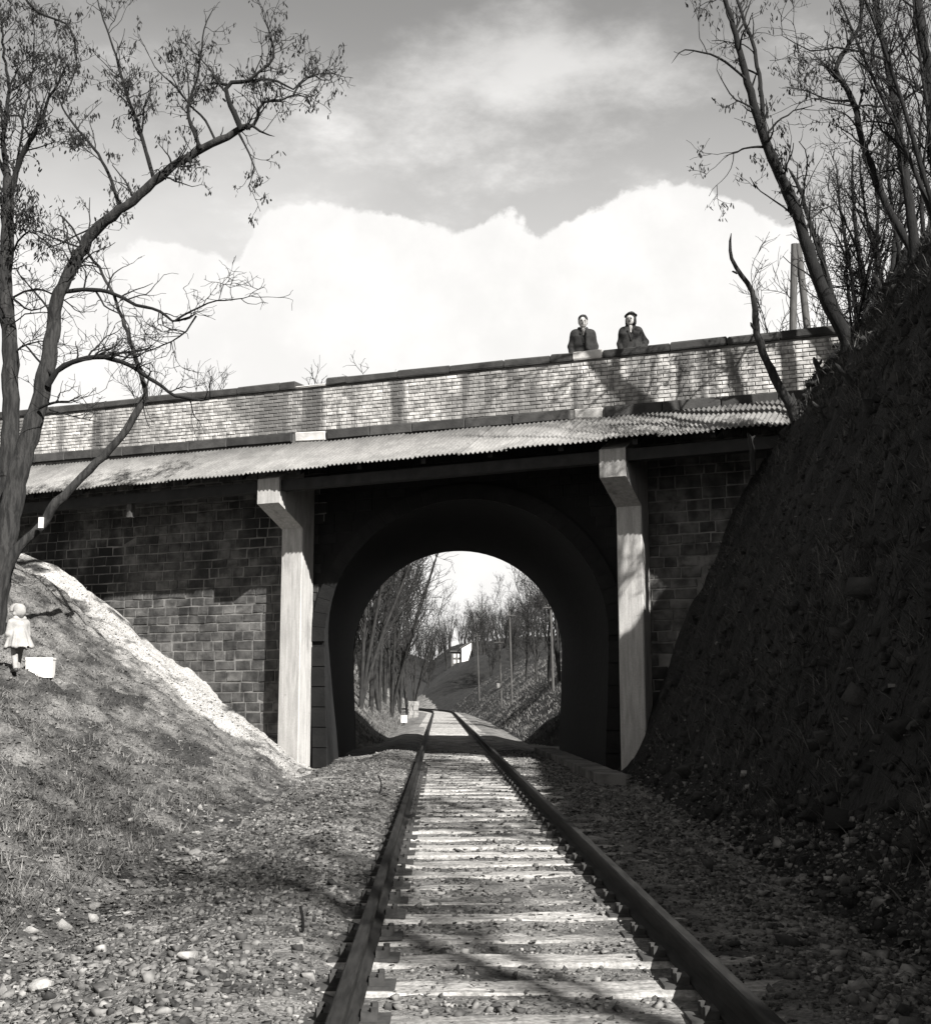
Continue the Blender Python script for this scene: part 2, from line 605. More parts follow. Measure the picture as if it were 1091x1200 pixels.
gx = axis([(-500, -100, 50), (-100, -30, 7), (-30, -13, 1.0), (-13, -9, 0.2), (-9, -2, 0.09), (-2, 2.2, 0.12), (2.2, 9, 0.085), (9, 14, 0.3), (14, 40, 2), (40, 100, 8), (100, 500, 50)])
gy = axis([(-120, -20, 12), (-20, -4, 1.5), (-4, 3, 0.35), (3, 31, 0.09), (31, 50, 0.25), (50, 160, 1.2), (160, 400, 8), (400, 1000, 60)])
GX, GY = np.meshgrid(gx, gy, indexing='xy')
GZ = height(GX, GY)
# fine unevenness
det = np.where(GX > 2.2, 0.20, 0.15) * fbm(GX * 6, GY * 6, 51, 3)
GZ = GZ + det * ((GY > 2) & (GY < 32)) * (np.abs(GX - TRACK_X) > 1.5)
nx, ny = len(gx), len(gy)


def HG(x, y):
    """height of the built sheet, bilinear"""
    x = np.atleast_1d(np.asarray(x, float))
    y = np.atleast_1d(np.asarray(y, float))
    i = np.clip(np.searchsorted(gx, x) - 1, 0, nx - 2)
    j = np.clip(np.searchsorted(gy, y) - 1, 0, ny - 2)
    a = (x - gx[i]) / (gx[i + 1] - gx[i])
    b = (y - gy[j]) / (gy[j + 1] - gy[j])
    return (GZ[j, i] * (1 - a) + GZ[j, i + 1] * a) * (1 - b) + (GZ[j + 1, i] * (1 - a) + GZ[j + 1, i + 1] * a) * b


def H(x, y):
    return float(HG(x, y)[0])


def ground_on_ray(px, py, t0=3.0, t1=60.0):
    rr = ray(px, py)
    t = np.arange(t0, t1, 0.03)
    hit = np.nonzero(CAM_Z + rr[2] * t <= HG(rr[0] * t, rr[1] * t))[0]
    if len(hit) == 0:
        return None
    t = t[hit[0]]
    return rr[0] * t, rr[1] * t, CAM_Z + rr[2] * t


TV = np.stack([GX, GY, GZ], -1).reshape(-1, 3)
ii, jj = np.meshgrid(np.arange(nx - 1), np.arange(ny - 1), indexing='xy')
v0 = jj * nx + ii
TF = np.stack([v0, v0 + 1, v0 + nx + 1, v0 + nx], -1)
cxm = (gx[:-1] + gx[1:]) / 2
cym = (gy[:-1] + gy[1:]) / 2
CXM, CYM = np.meshgrid(cxm, cym, indexing='xy')
isl = CXM < toe_left(CYM) + 0.05
isr = CXM > toe_right(CYM) - 0.05
PD = (TV[:, 0] - OX) * NX + (TV[:, 1] - OY) * NY
# pale trodden soil: the strip along the abutment and a narrow path past the child
xl_all = toe_left(TV[:, 1])
pale = 1.1 * np.exp(-(np.maximum(PD - 1.6, 0) / 2.3) ** 2) * ((PD > -1) & (TV[:, 0] < -1.8))
pathc = np.abs((TV[:, 1] - 20.2) - (TV[:, 0] + 7.0) * 1.25)
pale = np.maximum(pale, 0.42 * np.exp(-(pathc / 0.5) ** 2) * (TV[:, 0] < -2.8) * (TV[:, 1] < 27))


def terrain_part(name, mask, mat, label):
    F_ = TF[mask]
    used, inv = np.unique(F_.ravel(), return_inverse=True)
    o = np_obj(name, [TV[used]], [inv.reshape(-1, 4)], mat, None, True)
    tag(o, label, kind='structure')
    a = o.data.attributes.new('pale', 'FLOAT', 'POINT')
    a.data.foreach_set('value', pale[used].astype(np.float32))
    return o


terrain_part('ground', ~isl & ~isr, MT['ground'], 'gravelly track bed running under the bridge')
terrain_part('left_embankment', isl, MT['left'], 'sunlit dry grassy bank left of the track')
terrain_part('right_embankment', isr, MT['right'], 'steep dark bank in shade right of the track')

# ------------------------------------------------------------------ bridge
bridge = empty('stone_bridge', fw(3.2, 0, 0))
tag(bridge, 'skewed stone and whitewashed brick road bridge with a round arched tunnel over the track', 'bridge')

XC, RAD, SPR = 0.42, 2.885, 2.28


def prof(n=28):
    """tunnel profile in x, z from the left foot to the right foot"""
    pts_ = [(XC - 2.78, -0.6), (XC - 2.80, 0.2), (XC - 2.85, 1.2)]
    for i in range(n + 1):
        a = math.pi - math.pi * i / n
        pts_.append((XC + RAD * math.cos(a), SPR + RAD * math.sin(a)))
    return pts_ + [(XC + 2.85, 1.2), (XC + 2.80, 0.2), (XC + 2.78, -0.6)]


PR = prof(40)


def face_u(x):
    return (x - OX) / UX


# lining
lv = []
lf = []
NYS = 12
for k in range(NYS + 1):
    for (x, z) in PR:
        lv.append((x, face_y(x) + 0.06 + (TUN_L - 0.12) * k / NYS, z))
npf = len(PR)
for k in range(NYS):
    for i in range(npf - 1):
        a = k * npf + i
        lf.append((a, a + 1, a + npf + 1, a + npf))
MT['lining'] = material('sooty_shaded_lining', 0.002, 0.005, 2.0, 0.95, 0.02, 9)
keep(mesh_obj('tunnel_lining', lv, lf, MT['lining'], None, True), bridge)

UL, UR = -17.0, 15.0


def wall_with_hole(p, ztop, mat, name, parent):
    mb = MB()
    dy = 0

    def q(a, b, c, d):
        mb.add([fw(*a), fw(*b), fw(*c), fw(*d)], [(0, 1, 2, 3)])
    left = [(face_u(x), z) for x, z in PR if x <= XC + 1e-6 and z <= SPR + 1e-6]
    right = [(face_u(x), z) for x, z in PR if x > XC and z <= SPR + 1e-6]
    right = right[::-1]
    for i in range(len(left) - 1):
        (ua, za), (ub, zb) = left[i], left[i + 1]
        q((UL, p, za), (-0.45, p, za), (-0.45, p, zb), (UL, p, zb))
        q((-0.45, p, za), (ua, p, za), (ub, p, zb), (-0.45, p, zb))
    for i in range(len(right) - 1):
        (ua, za), (ub, zb) = right[i], right[i + 1]
        q((ua, p, za), (7.13, p, za), (7.13, p, zb), (ub, p, zb))
        q((7.13, p, za), (UR, p, za), (UR, p, zb), (7.13, p, zb))
    q((UL, p, SPR), (-0.45, p, SPR), (-0.45, p, 4.9), (UL, p, 4.9))
    q((-0.45, p, SPR), (left[-1][0], p, SPR), (left[-1][0], p, 4.9), (-0.45, p, 4.9))
    q((UL, p, 4.9), (left[-1][0], p, 4.9), (left[-1][0], p, ztop), (UL, p, ztop))
    q((right[-1][0], p, SPR), (7.13, p, SPR), (7.13, p, 4.9), (right[-1][0], p, 4.9))
    q((7.13, p, SPR), (UR, p, SPR), (UR, p, 4.9), (7.13, p, 4.9))
    q((right[-1][0], p, 4.9), (UR, p, 4.9), (UR, p, ztop), (right[-1][0], p, ztop))
    arch = [(face_u(x), z) for x, z in PR if z >= SPR - 1e-6]
    for i in range(len(arch) - 1):
        (ua, za), (ub, zb) = arch[i], arch[i + 1]
        q((ua, p, za), (ub, p, zb), (ub, p, ztop), (ua, p, ztop))
    return keep(mb.build(name, mat), parent)


facade = wall_with_hole(-0.004, 6.72, MT['mortar'], 'facade_wall', bridge)
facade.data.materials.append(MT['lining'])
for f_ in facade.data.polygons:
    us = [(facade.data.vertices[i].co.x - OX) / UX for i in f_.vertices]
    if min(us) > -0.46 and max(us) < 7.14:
        f_.material_index = 1                  # soot with the canopy's shade painted in, over the mouth of the tunnel

# rear face, shifted along the track by the tunnel length
rear = wall_with_hole(-0.02, 6.72, MT['mortar'], 'rear_wall', bridge)
for v in rear.data.vertices:
    v.co.y += TUN_L


def arch_hit(u0, u1, z0, z1, ring=0.33):
    """block overlaps the tunnel opening or its arch ring"""
    for u in (u0, (u0 + u1) / 2, u1):
        for z in (z0, z1):
            x = OX + u * UX
            if z < SPR:
                hw = np.interp(z, [-0.6, 0.2, 1.2, SPR], [2.78, 2.80, 2.85, RAD])
                if abs(x - XC) < hw + ring:
                    return True
            elif (x - XC) ** 2 + (z - SPR) ** 2 < (RAD + ring) ** 2:
                return True
    return False


# courses of squared stone on the near face
blocks = []
z = -0.4
row = 0
while z < 6.6:
    hgt = random.choice([0.17, 0.19, 0.2, 0.21, 0.23])
    u = UL + 6.5 + random.uniform(0, 0.3)
    while u < 11.2:
        w = random.uniform(0.22, 0.5)
        u1 = u + w
        if not arch_hit(u, u1, z, z + hgt):
            x, y, _ = fw((u + u1) / 2, 0, 0)
            hid = -0.1 < z + hgt < H(x - 0.1 * NX, y + 0.35 * NY) - 0.05
            if z + hgt > H(x, y + 0.5 * NY) - 0.1:
                blocks.append((u, u1, z, min(z + hgt, 6.62)))
        u = u1 + 0.022
    z += hgt + 0.022
    row += 1


def show(b):
    """how much of the block the photograph shows: lit ones left of the left column first, then beside the right column"""
    u = (b[0] + b[1]) / 2
    zc = (b[2] + b[3]) / 2
    if -7.5 < u < -0.3 and zc < 4.9:
        return 3 - abs(u + 2.5) * 0.1
    if 7.1 < u < 10.2 and zc < 4.8:
        return 2
    return 0


soot_shade_z = lambda b: (-0.5 < b[0] and b[1] < 7.0 and b[3] > 3.5) or (0.1 < b[0] and b[1] < 6.9)   # engine smoke, plus painted shade above the canopy's shadow line
blocks = [b + (bool(soot_shade_z(b)),) for b in blocks]
blocks.sort(key=show, reverse=True)
rest = MB()
rest_s = MB()
for i, b in enumerate(blocks):
    if i < 300 and show(b) > 0:
        mb = MB()
        e_ = 0.008 if b[4] else 0.0
        mb.bblock(b[0] - e_, b[1] + e_, -0.06, random.uniform(0.002, 0.016), b[2] - e_, b[3] + e_, 0.005 if b[4] else 0.012)
        o = keep(mb.build('stone_block', MT['soot_shade' if b[4] else 'stone']), bridge)
        o.parent = facade
        o.matrix_parent_inverse = facade.matrix_basis.inverted()
    else:
        if b[4]:
            rest_s.bblock(b[0] - 0.009, b[1] + 0.009, -0.06, random.uniform(0.004, 0.018), b[2] - 0.009, b[3] + 0.009, 0.004)
        else:
            rest.bblock(b[0], b[1], -0.06, random.uniform(0.002, 0.016), b[2], b[3], 0.012)
if rest.v:
    o = rest.build('stone_courses', MT['stone'], facade)
    tag(o, kind='stuff')
if rest_s.v:
    o = rest_s.build('sooty_shaded_courses', MT['soot_shade'], facade)
    tag(o, kind='stuff')

# arch ring of voussoirs (skewed with the tunnel)
NV = 31
for i in range(NV):
    a0 = math.pi - math.pi * i / NV
    a1 = math.pi - math.pi * (i + 1) / NV
    g_ = 0.0012
    mb = MB()
    c = []
    for dy in (0.05, -0.05 - random.uniform(0, 0.012)):
        for (r_, a) in ((RAD + 0.0, a0 - g_), (RAD + 0.0, a1 + g_), (RAD + 0.31, a1 + g_), (RAD + 0.31, a0 - g_)):
            x = XC + r_ * math.cos(a)
            c.append((x, face_y(x) + dy, SPR + r_ * math.sin(a)))
    mb.hexa(c)
    o = mb.build('voussoir', MT['soot_shade'], facade)
for sgn in (-1, 1):
    for k in range(6):
        z0 = -0.4 + k * 0.43
        z1 = z0 + 0.41
        f_ = lambda z_: np.interp(z_, [-0.6, 0.2, 1.2, SPR], [2.78, 2.80, 2.85, RAD])
        c = []
        for dy in (0.05, -0.055):
            for (zz, ex) in ((z0, 0), (z0, 0.31), (z1, 0.31), (z1, 0)):
                x = XC + sgn * (f_(zz) + ex)
                c.append((x, face_y(x) + dy, zz))
        mb = MB()
        mb.hexa(c)
        mb.build('jamb_stone', MT['soot_shade'], facade)

# parapet: core, bricks, string course, coping
pm = MB()
pm.fbox(UL, 13.0, -0.30, 0.05, 6.6, 7.93, zoff)
parapet = keep(pm.build('parapet', MT['pmortar']), bridge)
BZ0, COURSE, BL = 6.93, 0.0805, 0.255
brs = []
for r_ in range(12):
    u = UL + 6.4 + (0.13 if r_ % 2 else 0)
    while u < 11.6:
        brs.append((u, u + BL - 0.016, BZ0 + r_ * COURSE, BZ0 + (r_ + 1) * COURSE - 0.014))
        u += BL
brs.sort(key=lambda b: -b[0] if b[0] < 11.0 else 100 - b[0])
rest = MB()
for i, b in enumerate(brs):
    pj = random.uniform(0.058, 0.07)
    if i < 300:
        mb = MB()
        mb.bblock(b[0], b[1], 0.04, pj, b[2], b[3], 0.004, zoff, 0.007)
        mb.build('brick', MT['brick'], parapet)
    else:
        rest.bblock(b[0], b[1], 0.04, pj, b[2], b[3], 0.004, zoff, 0.007)
o = rest.build('brickwork', MT['brick'], parapet)
tag(o, kind='stuff')


def u_at(px, py, p):
    r = ray(px, py)
    k = (OX * NX + OY * NY + p) / (r[0] * NX + r[1] * NY)
    return (r[0] * k - OX) * UX + (r[1] * k - OY) * UY


# string course: joints read from the photograph where they can be seen, one broken-out pale length
cuts = [-10.5]
while cuts[-1] < -2.2:
    cuts.append(cuts[-1] + random.uniform(0.85, 1.15))
cuts[-1] = u_at(342, 510, 0.1)
cuts += [u_at(383, 508, 0.1), u_at(433, 503, 0.1), u_at(483, 498, 0.1), u_at(545, 492, 0.1), u_at(600, 488, 0.1), u_at(668, 484, 0.1), u_at(708, 480, 0.1)]
while cuts[-1] < 11.5:
    cuts.append(cuts[-1] + random.uniform(0.9, 1.2))
for a, b in zip(cuts[:-1], cuts[1:]):
    mid = (a + b) / 2
    broken = abs(mid - u_at(362, 509, 0.1)) < 0.3 or abs(mid - u_at(688, 482, 0.1)) < 0.3
    mb = MB()
    if broken:
        mb.bblock(a + 0.06, b - 0.06, 0.0, 0.075, 6.72, 6.915, 0.03, zoff, 0.02)
        mb.build('string_course_stone', MT['coping_pale'], parapet)['label'] = 'broken pale length of the string course'
    else:
        mb.bblock(a + 0.007, b - 0.007, 0.0, 0.13 + random.uniform(-0.01, 0.01), 6.705, 6.915, 0.008, zoff, 0.016)
        mb.build('string_course_stone', MT['coping'], parapet)
# coping
cuts = [-12.5]
while cuts[-1] < -4.6:
    cuts.append(cuts[-1] + random.uniform(0.9, 1.3))
cuts[-1] = u_at(225, 460, 0.1)
cuts += [u_at(278, 452, 0.1), u_at(328, 446, 0.1), u_at(346, 445, 0.1), u_at(382, 443, 0.1), u_at(406, 441, 0.1), u_at(466, 434, 0.1), u_at(527, 428, 0.1), u_at(590, 421, 0.1), u_at(645, 415, 0.1), u_at(671, 413, 0.1),
         u_at(706, 409, 0.1), u_at(785, 400, 0.1), u_at(852, 394, 0.1), u_at(914, 388, 0.1)]
cuts += [cuts[-1] + 1.15, cuts[-1] + 2.3, cuts[-1] + 3.4]
for a, b in zip(cuts[:-1], cuts[1:]):
    mid = (a + b) / 2
    c1 = abs(mid - u_at(364, 444, 0.1)) < 0.25
    c2 = abs(mid - u_at(688, 411, 0.1)) < 0.25
    mb = MB()
    d = random.uniform(-0.008, 0.012)
    j = 0.012
    mb_args = (7.93, 8.095 + d) if not c1 else (7.93, 7.985)
    s = zoff
    u0, u1 = a + 0.008, b - 0.008
    z0, z1 = mb_args
    c = []
    for (zz, ins) in ((z0, 0.012), (z0 + 0.03, 0.0), (z1 - 0.03, 0.0), (z1, 0.03)):
        for (u, p) in ((u0 + ins * 0.6, 0.115 - ins), (u1 - ins * 0.6, 0.115 - ins), (u1 - ins * 0.6, -0.36 + ins), (u0 + ins * 0.6, -0.36 + ins)):
            c.append(fw(u + random.uniform(-j, j) * 0.5, p + random.uniform(-j, j) * 0.6, zz + s(u) + (random.uniform(-j, j) * 0.7 if zz > z0 + 0.05 else 0)))
    f = [(3, 2, 1, 0), (12, 13, 14, 15)]
    for k in (0, 4, 8):
        for i in range(4):
            m_ = (i + 1) % 4
            f.append((k + i, k + m_, k + 4 + m_, k + 4 + i))
    mb.add(c, f)
    o = mb.build('coping_stone', MT['coping_pale'] if (c1 or c2) else MT['coping'], parapet)
    if c1:
        o['label'] = 'broken pale remnant of a coping stone'
    if c2:
        o['label'] = 'pale replacement coping stone'
# road deck and the parapet on the far side
mb = MB()
mb.fbox(UL, 13, -BR_T + 0.3, -0.3, 6.5, 7.25, zoff)
keep(mb.build('road_deck', MT['asphalt']), bridge)
mb = MB()
mb.fbox(UL, 13, -BR_T - 0.05, -BR_T + 0.3, 6.6, 8.0, zoff)
keep(mb.build('rear_parapet', MT['pmortar']), bridge)

# ------------------------------------------------------------------ columns with brackets
for k, (u0, u1, lab) in enumerate([(-0.97, -0.44, 'sunlit square concrete column with a bracket head beside the bright abutment wall left of the arch'),
                                   (6.63, 7.13, 'mostly shaded square concrete column with light patches right of the arch')]):
    col = empty('concrete_column', fw((u0 + u1) / 2, 0.25, H(*fw((u0 + u1) / 2, 0.25, 0)[:2])))
    tag(col, lab, 'column', 'columns carrying the canopy')
    mb = MB()
    z1 = 4.74
    ch = 0.02
    ring = [(u0 + ch, 0.5), (u1 - ch, 0.5), (u1, 0.5 - ch), (u1, 0.03), (u0, 0.03), (u0, 0.5 - ch)]
    vs = [fw(u, p, zz) for zz in (-0.8, 5.7) for (u, p) in ring]
    n_ = len(ring)
    mb.add(vs, [tuple(range(n_ - 1, -1, -1)), tuple(range(n_, 2 * n_))] + [(i, (i + 1) % n_, n_ + (i + 1) % n_, n_ + i) for i in range(n_)])
    keep(mb.build('shaft', MT['concrete']), col)
    # bracket: side profile in p, z
    pr = [(0.48, 4.70), (1.45, 5.13), (1.45, 5.66), (0.48, 6.12)]
    vs = [fw(u, p, zz) for u in (u0 - 0.004, u1 + 0.004) for (p, zz) in pr]
    mb = MB()
    mb.add(vs, [(0, 1, 2, 3), (7, 6, 5, 4), (0, 4, 5, 1), (1, 5, 6, 2), (2, 6, 7, 3), (3, 7, 4, 0)])
    keep(mb.build('bracket', MT['concrete']), col)

# ------------------------------------------------------------------ corrugated canopy
canopy = empty('corrugated_canopy', fw(1.0, 0.9, 5.6))
tag(canopy, 'long lean-to canopy of corrugated sheets running across the bridge face above the arch', 'canopy')


def sheet(u0, u1, ztop, zbot, ptop, pbot):
    n_ = int((u1 - u0) / 0.0125)
    V = []
    for i in range(n_ + 1):
        u = u0 + (u1 - u0) * i / n_
        w = 0.021 * math.cos(2 * math.pi * u / 0.1)
        for (t, dz) in ((0, 0), (1, 0), (0, -0.008), (1, -0.008)):
            V.append(fw(u, ptop + (pbot - ptop) * t, ztop + (zbot - ztop) * t + w + dz))
    Fc = []
    for i in range(n_):
        a = i * 4
        b = a + 4
        Fc += [(a, a + 1, b + 1, b), (a + 2, b + 2, b + 3, a + 3), (a + 1, a + 3, b + 3, b + 1), (a, b, b + 2, a + 2)]
    for a in (0, n_ * 4):
        Fc.append((a, a + 2, a + 3, a + 1) if a == 0 else (a, a + 1, a + 3, a + 2))
    return V, Fc


u = -12.2
k = 0
while u < 10.6:
    zt = 6.665 - 0.010 * u + (0.012 if k % 2 else 0.0) + random.uniform(-0.006, 0.006)
    zb = 5.755 + 0.004 * u + (0.012 if k % 2 else 0.0) + random.uniform(-0.012, 0.012)
    if u > 6.8:
        zt += random.uniform(-0.02, 0.05)
        zb += random.uniform(-0.02, 0.03)
    V, Fc = sheet(u, u + 1.06, zt, zb, 0.09, 1.72 + random.uniform(-0.02, 0.02))
    keep(mesh_obj('roof_sheet', V, Fc, MT['sheet'], None, True), canopy)
    u += 1.0
    k += 1
mb = MB()
mb.fbox(-12, 10.5, 1.16, 1.38, 5.40, 5.62, lambda u: 0.004 * u)
keep(mb.build('beam', MT['steel_beam']), canopy)
mb = MB()
mb.fbox(-12, 10.5, 0.02, 0.16, 6.40, 6.56, lambda u: -0.010 * u)
keep(mb.build('wall_plate', MT['steel_beam']), canopy)
for u in np.arange(-11.5, 10.4, 1.45):
    c = []
    for du in (-0.05, 0.05):
        for (p, z_) in ((0.16, 6.42), (1.55, 5.66), (1.55, 5.76), (0.16, 6.53)):
            c.append(fw(u + du, p, z_ - 0.012 * (u if p < 1 else -0.3 * u)))
    mb = MB()
    mb.add(c, [(0, 1, 2, 3), (7, 6, 5, 4), (0, 4, 5, 1), (1, 5, 6, 2), (2, 6, 7, 3), (3, 7, 4, 0)])
    keep(mb.build('rafter', MT['steel_beam']), canopy)
uh = u_at(153.5, 600, 1.27)
mb = MB()
mb.fbox(uh - 0.06, uh + 0.06, 1.2, 1.34, 5.08, 5.39)
hg = keep(mb.build('hanger', MT['pole']), canopy)
V, Fq = sweep(np.array([[fw(uh, 1.27, 5.10), fw(uh, 1.27, 5.06), fw(uh, 1.27, 5.02), fw(uh, 1.27, 5.0)]]), np.array([[0.05, 0.1, 0.1, 0.04]]), 10)
o = np_obj('insulator', [V], [Fq], MT['porcelain'], None, True)
o.parent = hg
o.matrix_parent_inverse = hg.matrix_parent_inverse

# ------------------------------------------------------------------ track
track = empty('railway_track', (TRACK_X, 0, -0.17))
tag(track, 'single railway track of dark rails on weathered sleepers leading into the tunnel', 'railway track')
RP = [(-0.062, -0.150), (0.062, -0.150), (0.062, -0.138), (0.012, -0.118), (0.009, -0.045), (0.034, -0.034), (0.035, -0.008), (0.027, 0.0),
      (-0.027, 0.0), (-0.035, -0.008), (-0.034, -0.034), (-0.009, -0.045), (-0.012, -0.118), (-0.062, -0.138)]
ys = np.concatenate([np.arange(-3, 96, 3.0), np.arange(96, 128, 1.5)])
for sgn in (-1, 1):
    V = []
    for y in ys:
        for (a, b) in RP:
            V.append((TRACK_X + float(rail_bend(np.array(y))) + sgn * 0.753 + a * 0.84, y, b))
    m_ = len(RP)
    Fr = []
    for i in range(len(ys) - 1):
        for j in range(m_):
            j2 = (j + 1) % m_
            Fr.append((i * m_ + j, i * m_ + j2, (i + 1) * m_ + j2, (i + 1) * m_ + j))
    o = mesh_obj('rail', V, Fr, MT['rail'])
    keep(o, track)


def sleeper_mesh(seed):
    r = random.Random(seed)
    nx_ = 14
    V = []
    for i in range(nx_ + 1):
        x = -1.22 + 2.44 * i / nx_
        for (yy, zz) in ((-0.125, -0.14), (-0.125, -0.02), (-0.105, 0.0), (0.105, 0.0), (0.125, -0.02), (0.125, -0.14)):
            V.append((x, yy + r.uniform(-0.012, 0.012), zz + (r.uniform(-0.010, 0.004) if zz > -0.1 else 0)))
    Fs = []
    for i in range(nx_):
        for j in range(5):
            a = i * 6 + j
            Fs.append((a, a + 6, a + 7, a + 1))
    Fs.append(tuple(range(0, 6)))
    Fs.append(tuple(range(nx_ * 6 + 5, nx_ * 6 - 1, -1)))
    return V, Fs


SL = []
for s_ in range(6):
    V, Fs = sleeper_mesh(s_)
    me = bpy.data.meshes.new('sleeper')
    me.from_pydata(V, [], Fs)
    me.materials.append(MT['sleeper'])
    SL.append(me)
fb = MB()
fb.box(-0.17, 0.17, -0.085, 0.085, -0.004, 0.012)
for sx in (-1, 1):
    fb.box(sx * 0.085 - 0.028, sx * 0.085 + 0.028, -0.06, 0.06, 0.012, 0.045)
    for sy in (-0.045, 0.045):
        n_ = 6
        V = [(sx * 0.105 + 0.016 * math.cos(a), sy + 0.016 * math.sin(a), z_) for z_ in (0.01, 0.06) for a in np.arange(n_) * math.pi / 3]
        fb.add(V, [tuple(range(n_, 2 * n_))] + [(i, (i + 1) % n_, n_ + (i + 1) % n_, n_ + i) for i in range(n_)])
fast_proto = fb.build('rail_fastening', MT['iron'])
fast_me = fast_proto.data
bpy.data.objects.remove(fast_proto)
farV, farF = MB(), None
y = 1.6
k = 0
while y < 122:
    cx = TRACK_X + float(rail_bend(np.array(y)))
    if y < 46:
        o = bpy.data.objects.new('sleeper', SL[k % 6])
        COL.objects.link(o)
        o.location = (cx - TRACK_X + random.uniform(-0.03, 0.03), y, 0.006 + random.uniform(-0.008, 0.006))
        o.rotation_euler = (0, 0, random.uniform(-0.012, 0.012) + (math.pi if random.random() < 0.5 else 0))
        o.parent = track
        if y < 24:
            for sgn in (-1, 1):
                fo = bpy.data.objects.new('rail_fastening', fast_me)
                COL.objects.link(fo)
                fo.parent = o
                fo.location = (sgn * 0.753 - o.location.x * (1 if abs(o.rotation_euler.z) < 1 else -1), 0, 0.004)
    else:
        farV.box(cx - 1.22, cx + 1.22, y - 0.12, y + 0.12, -0.26, -0.163)
    y += 0.585
    k += 1
tag(keep(farV.build('far_sleepers', MT['sleeper']), track), kind='stuff')


# ------------------------------------------------------------------ scattered stones, litter and grass
def ico():
    t = (1 + 5 ** 0.5) / 2
    v = np.array([(-1, t, 0), (1, t, 0), (-1, -t, 0), (1, -t, 0), (0, -1, t), (0, 1, t), (0, -1, -t), (0, 1, -t), (t, 0, -1), (t, 0, 1), (-t, 0, -1), (-t, 0, 1)]) / math.hypot(1, t)
    f = np.array([(0, 11, 5), (0, 5, 1), (0, 1, 7), (0, 7, 10), (0, 10, 11), (1, 5, 9), (5, 11, 4), (11, 10, 2), (10, 7, 6), (7, 1, 8), (3, 9, 4), (3, 4, 2), (3, 2, 6), (3, 6, 8), (3, 8, 9), (4, 9, 5), (2, 4, 11), (6, 2, 10), (8, 6, 7), (9, 8, 1)])
    return v, f


IV, IF = ico()
CV = np.array([(-1, -1, -1), (1, -1, -1), (1, 1, -1), (-1, 1, -1), (-1, -1, 1), (1, -1, 1), (1, 1, 1), (-1, 1, 1)]) * 0.72
CF = np.array([(0, 2, 1), (0, 3, 2), (4, 5, 6), (4, 6, 7), (0, 1, 5), (0, 5, 4), (1, 2, 6), (1, 6, 5), (2, 3, 7), (2, 7, 6), (3, 0, 4), (3, 4, 7)])


def rotmats(n, tilt=3.14):
    a = rng.uniform(0, 2 * math.pi, n)
    b = rng.uniform(-tilt, tilt, n)
    ca, sa, cb, sb = np.cos(a), np.sin(a), np.cos(b), np.sin(b)
    R = np.zeros((n, 3, 3))
    R[:, 0, 0] = ca
    R[:, 0, 1] = -sa * cb
    R[:, 0, 2] = sa * sb
    R[:, 1, 0] = sa
    R[:, 1, 1] = ca * cb
    R[:, 1, 2] = -ca * sb
    R[:, 2, 1] = sb
    R[:, 2, 2] = cb
    return R


def stones(name, xy, size, mat, label, sink=0.25, zfun=None, parent=None):
    n = len(xy)
    zz = HG(xy[:, 0], xy[:, 1]) if zfun is None else zfun(xy[:, 0], xy[:, 1])
    V = CV[None] * rng.uniform(0.55, 1.25, (n, 8, 1)) + rng.normal(0, 0.16, (n, 8, 3))
    V = V * (rng.uniform(0.6, 1.2, (n, 1, 3))) * size[:, None, None]
    V = np.einsum('nij,nkj->nki', rotmats(n, 1.4), V)
    V[:, :, 2] *= 0.75
    V[:, :, 0] += xy[:, 0:1]
    V[:, :, 1] += xy[:, 1:2]
    V[:, :, 2] += (zz + size * (0.5 - sink))[:, None]
    Fa = CF[None] + (np.arange(n) * 8)[:, None, None]
    o = np_obj(name, [V.reshape(-1, 3)], [Fa.reshape(-1, 3)], mat, parent)
    if label:
        tag(o, label, kind='stuff')
    return o


def bed_points(n, y0, y1, x0, x1, pw=1.7):
    t = rng.uniform(0, 1, n)
    y = y0 * (y1 / y0) ** (t ** 0.9)
    x = rng.uniform(x0, x1, n)
    return np.stack([x, y], 1)


xy = bed_points(60000, 3.4, 30, -2.35, 3.0)
d = np.abs(xy[:, 0] - TRACK_X)
ph = ((xy[:, 1] - 1.6) / 0.585) % 1.0
on_sleeper = (xy[:, 0] > TRACK_X - 0.9) & (xy[:, 0] < TRACK_X + 1.15) & ((ph < 0.24) | (ph > 0.76))
on_rail = np.abs(d - 0.753) < 0.14
kp = (~on_sleeper | (rng.uniform(0, 1, len(xy)) < 0.22)) & ~on_rail
kp &= (d > 0.6) | (rng.uniform(0, 1, len(xy)) < 0.6)
xy = xy[kp]
sz = rng.lognormal(math.log(0.0115), 0.45, len(xy)) * np.where(np.abs(xy[:, 0] - TRACK_X) > 1.3, 1.15, 0.85)
stones('ballast', xy, np.clip(sz, 0.005, 0.034), MT['ballast'], 'grey ballast stones between and beside the rails')
# pale rubble in the ditch at the foot of the left bank
n = 700
yy = 4.2 * (26 / 4.2) ** rng.uniform(0, 1, n)
xx = toe_left(yy) + rng.normal(-0.1, 0.42, n)
stones('ditch_rubble', np.stack([xx, yy], 1), np.clip(rng.lognormal(math.log(0.016), 0.55, n), 0.008, 0.06), MT['pale_stone'], 'pale broken stones strewn along the ditch at the foot of the left bank')
n = 5000
yy = 5 * (27 / 5) ** rng.uniform(0, 1, n)
xx = toe_left(yy) - rng.uniform(0, 1, n) ** 1.2 * 6
stones('bank_rubble', np.stack([xx, yy], 1), np.clip(rng.lognormal(math.log(0.012), 0.5, n), 0.005, 0.04), MT['ballast'], 'small stones scattered over the left bank')
n = 3000
yy = 4 * (23 / 4) ** rng.uniform(0, 1, n)
xx = toe_right(yy) + rng.uniform(-0.7, 0.4, n)
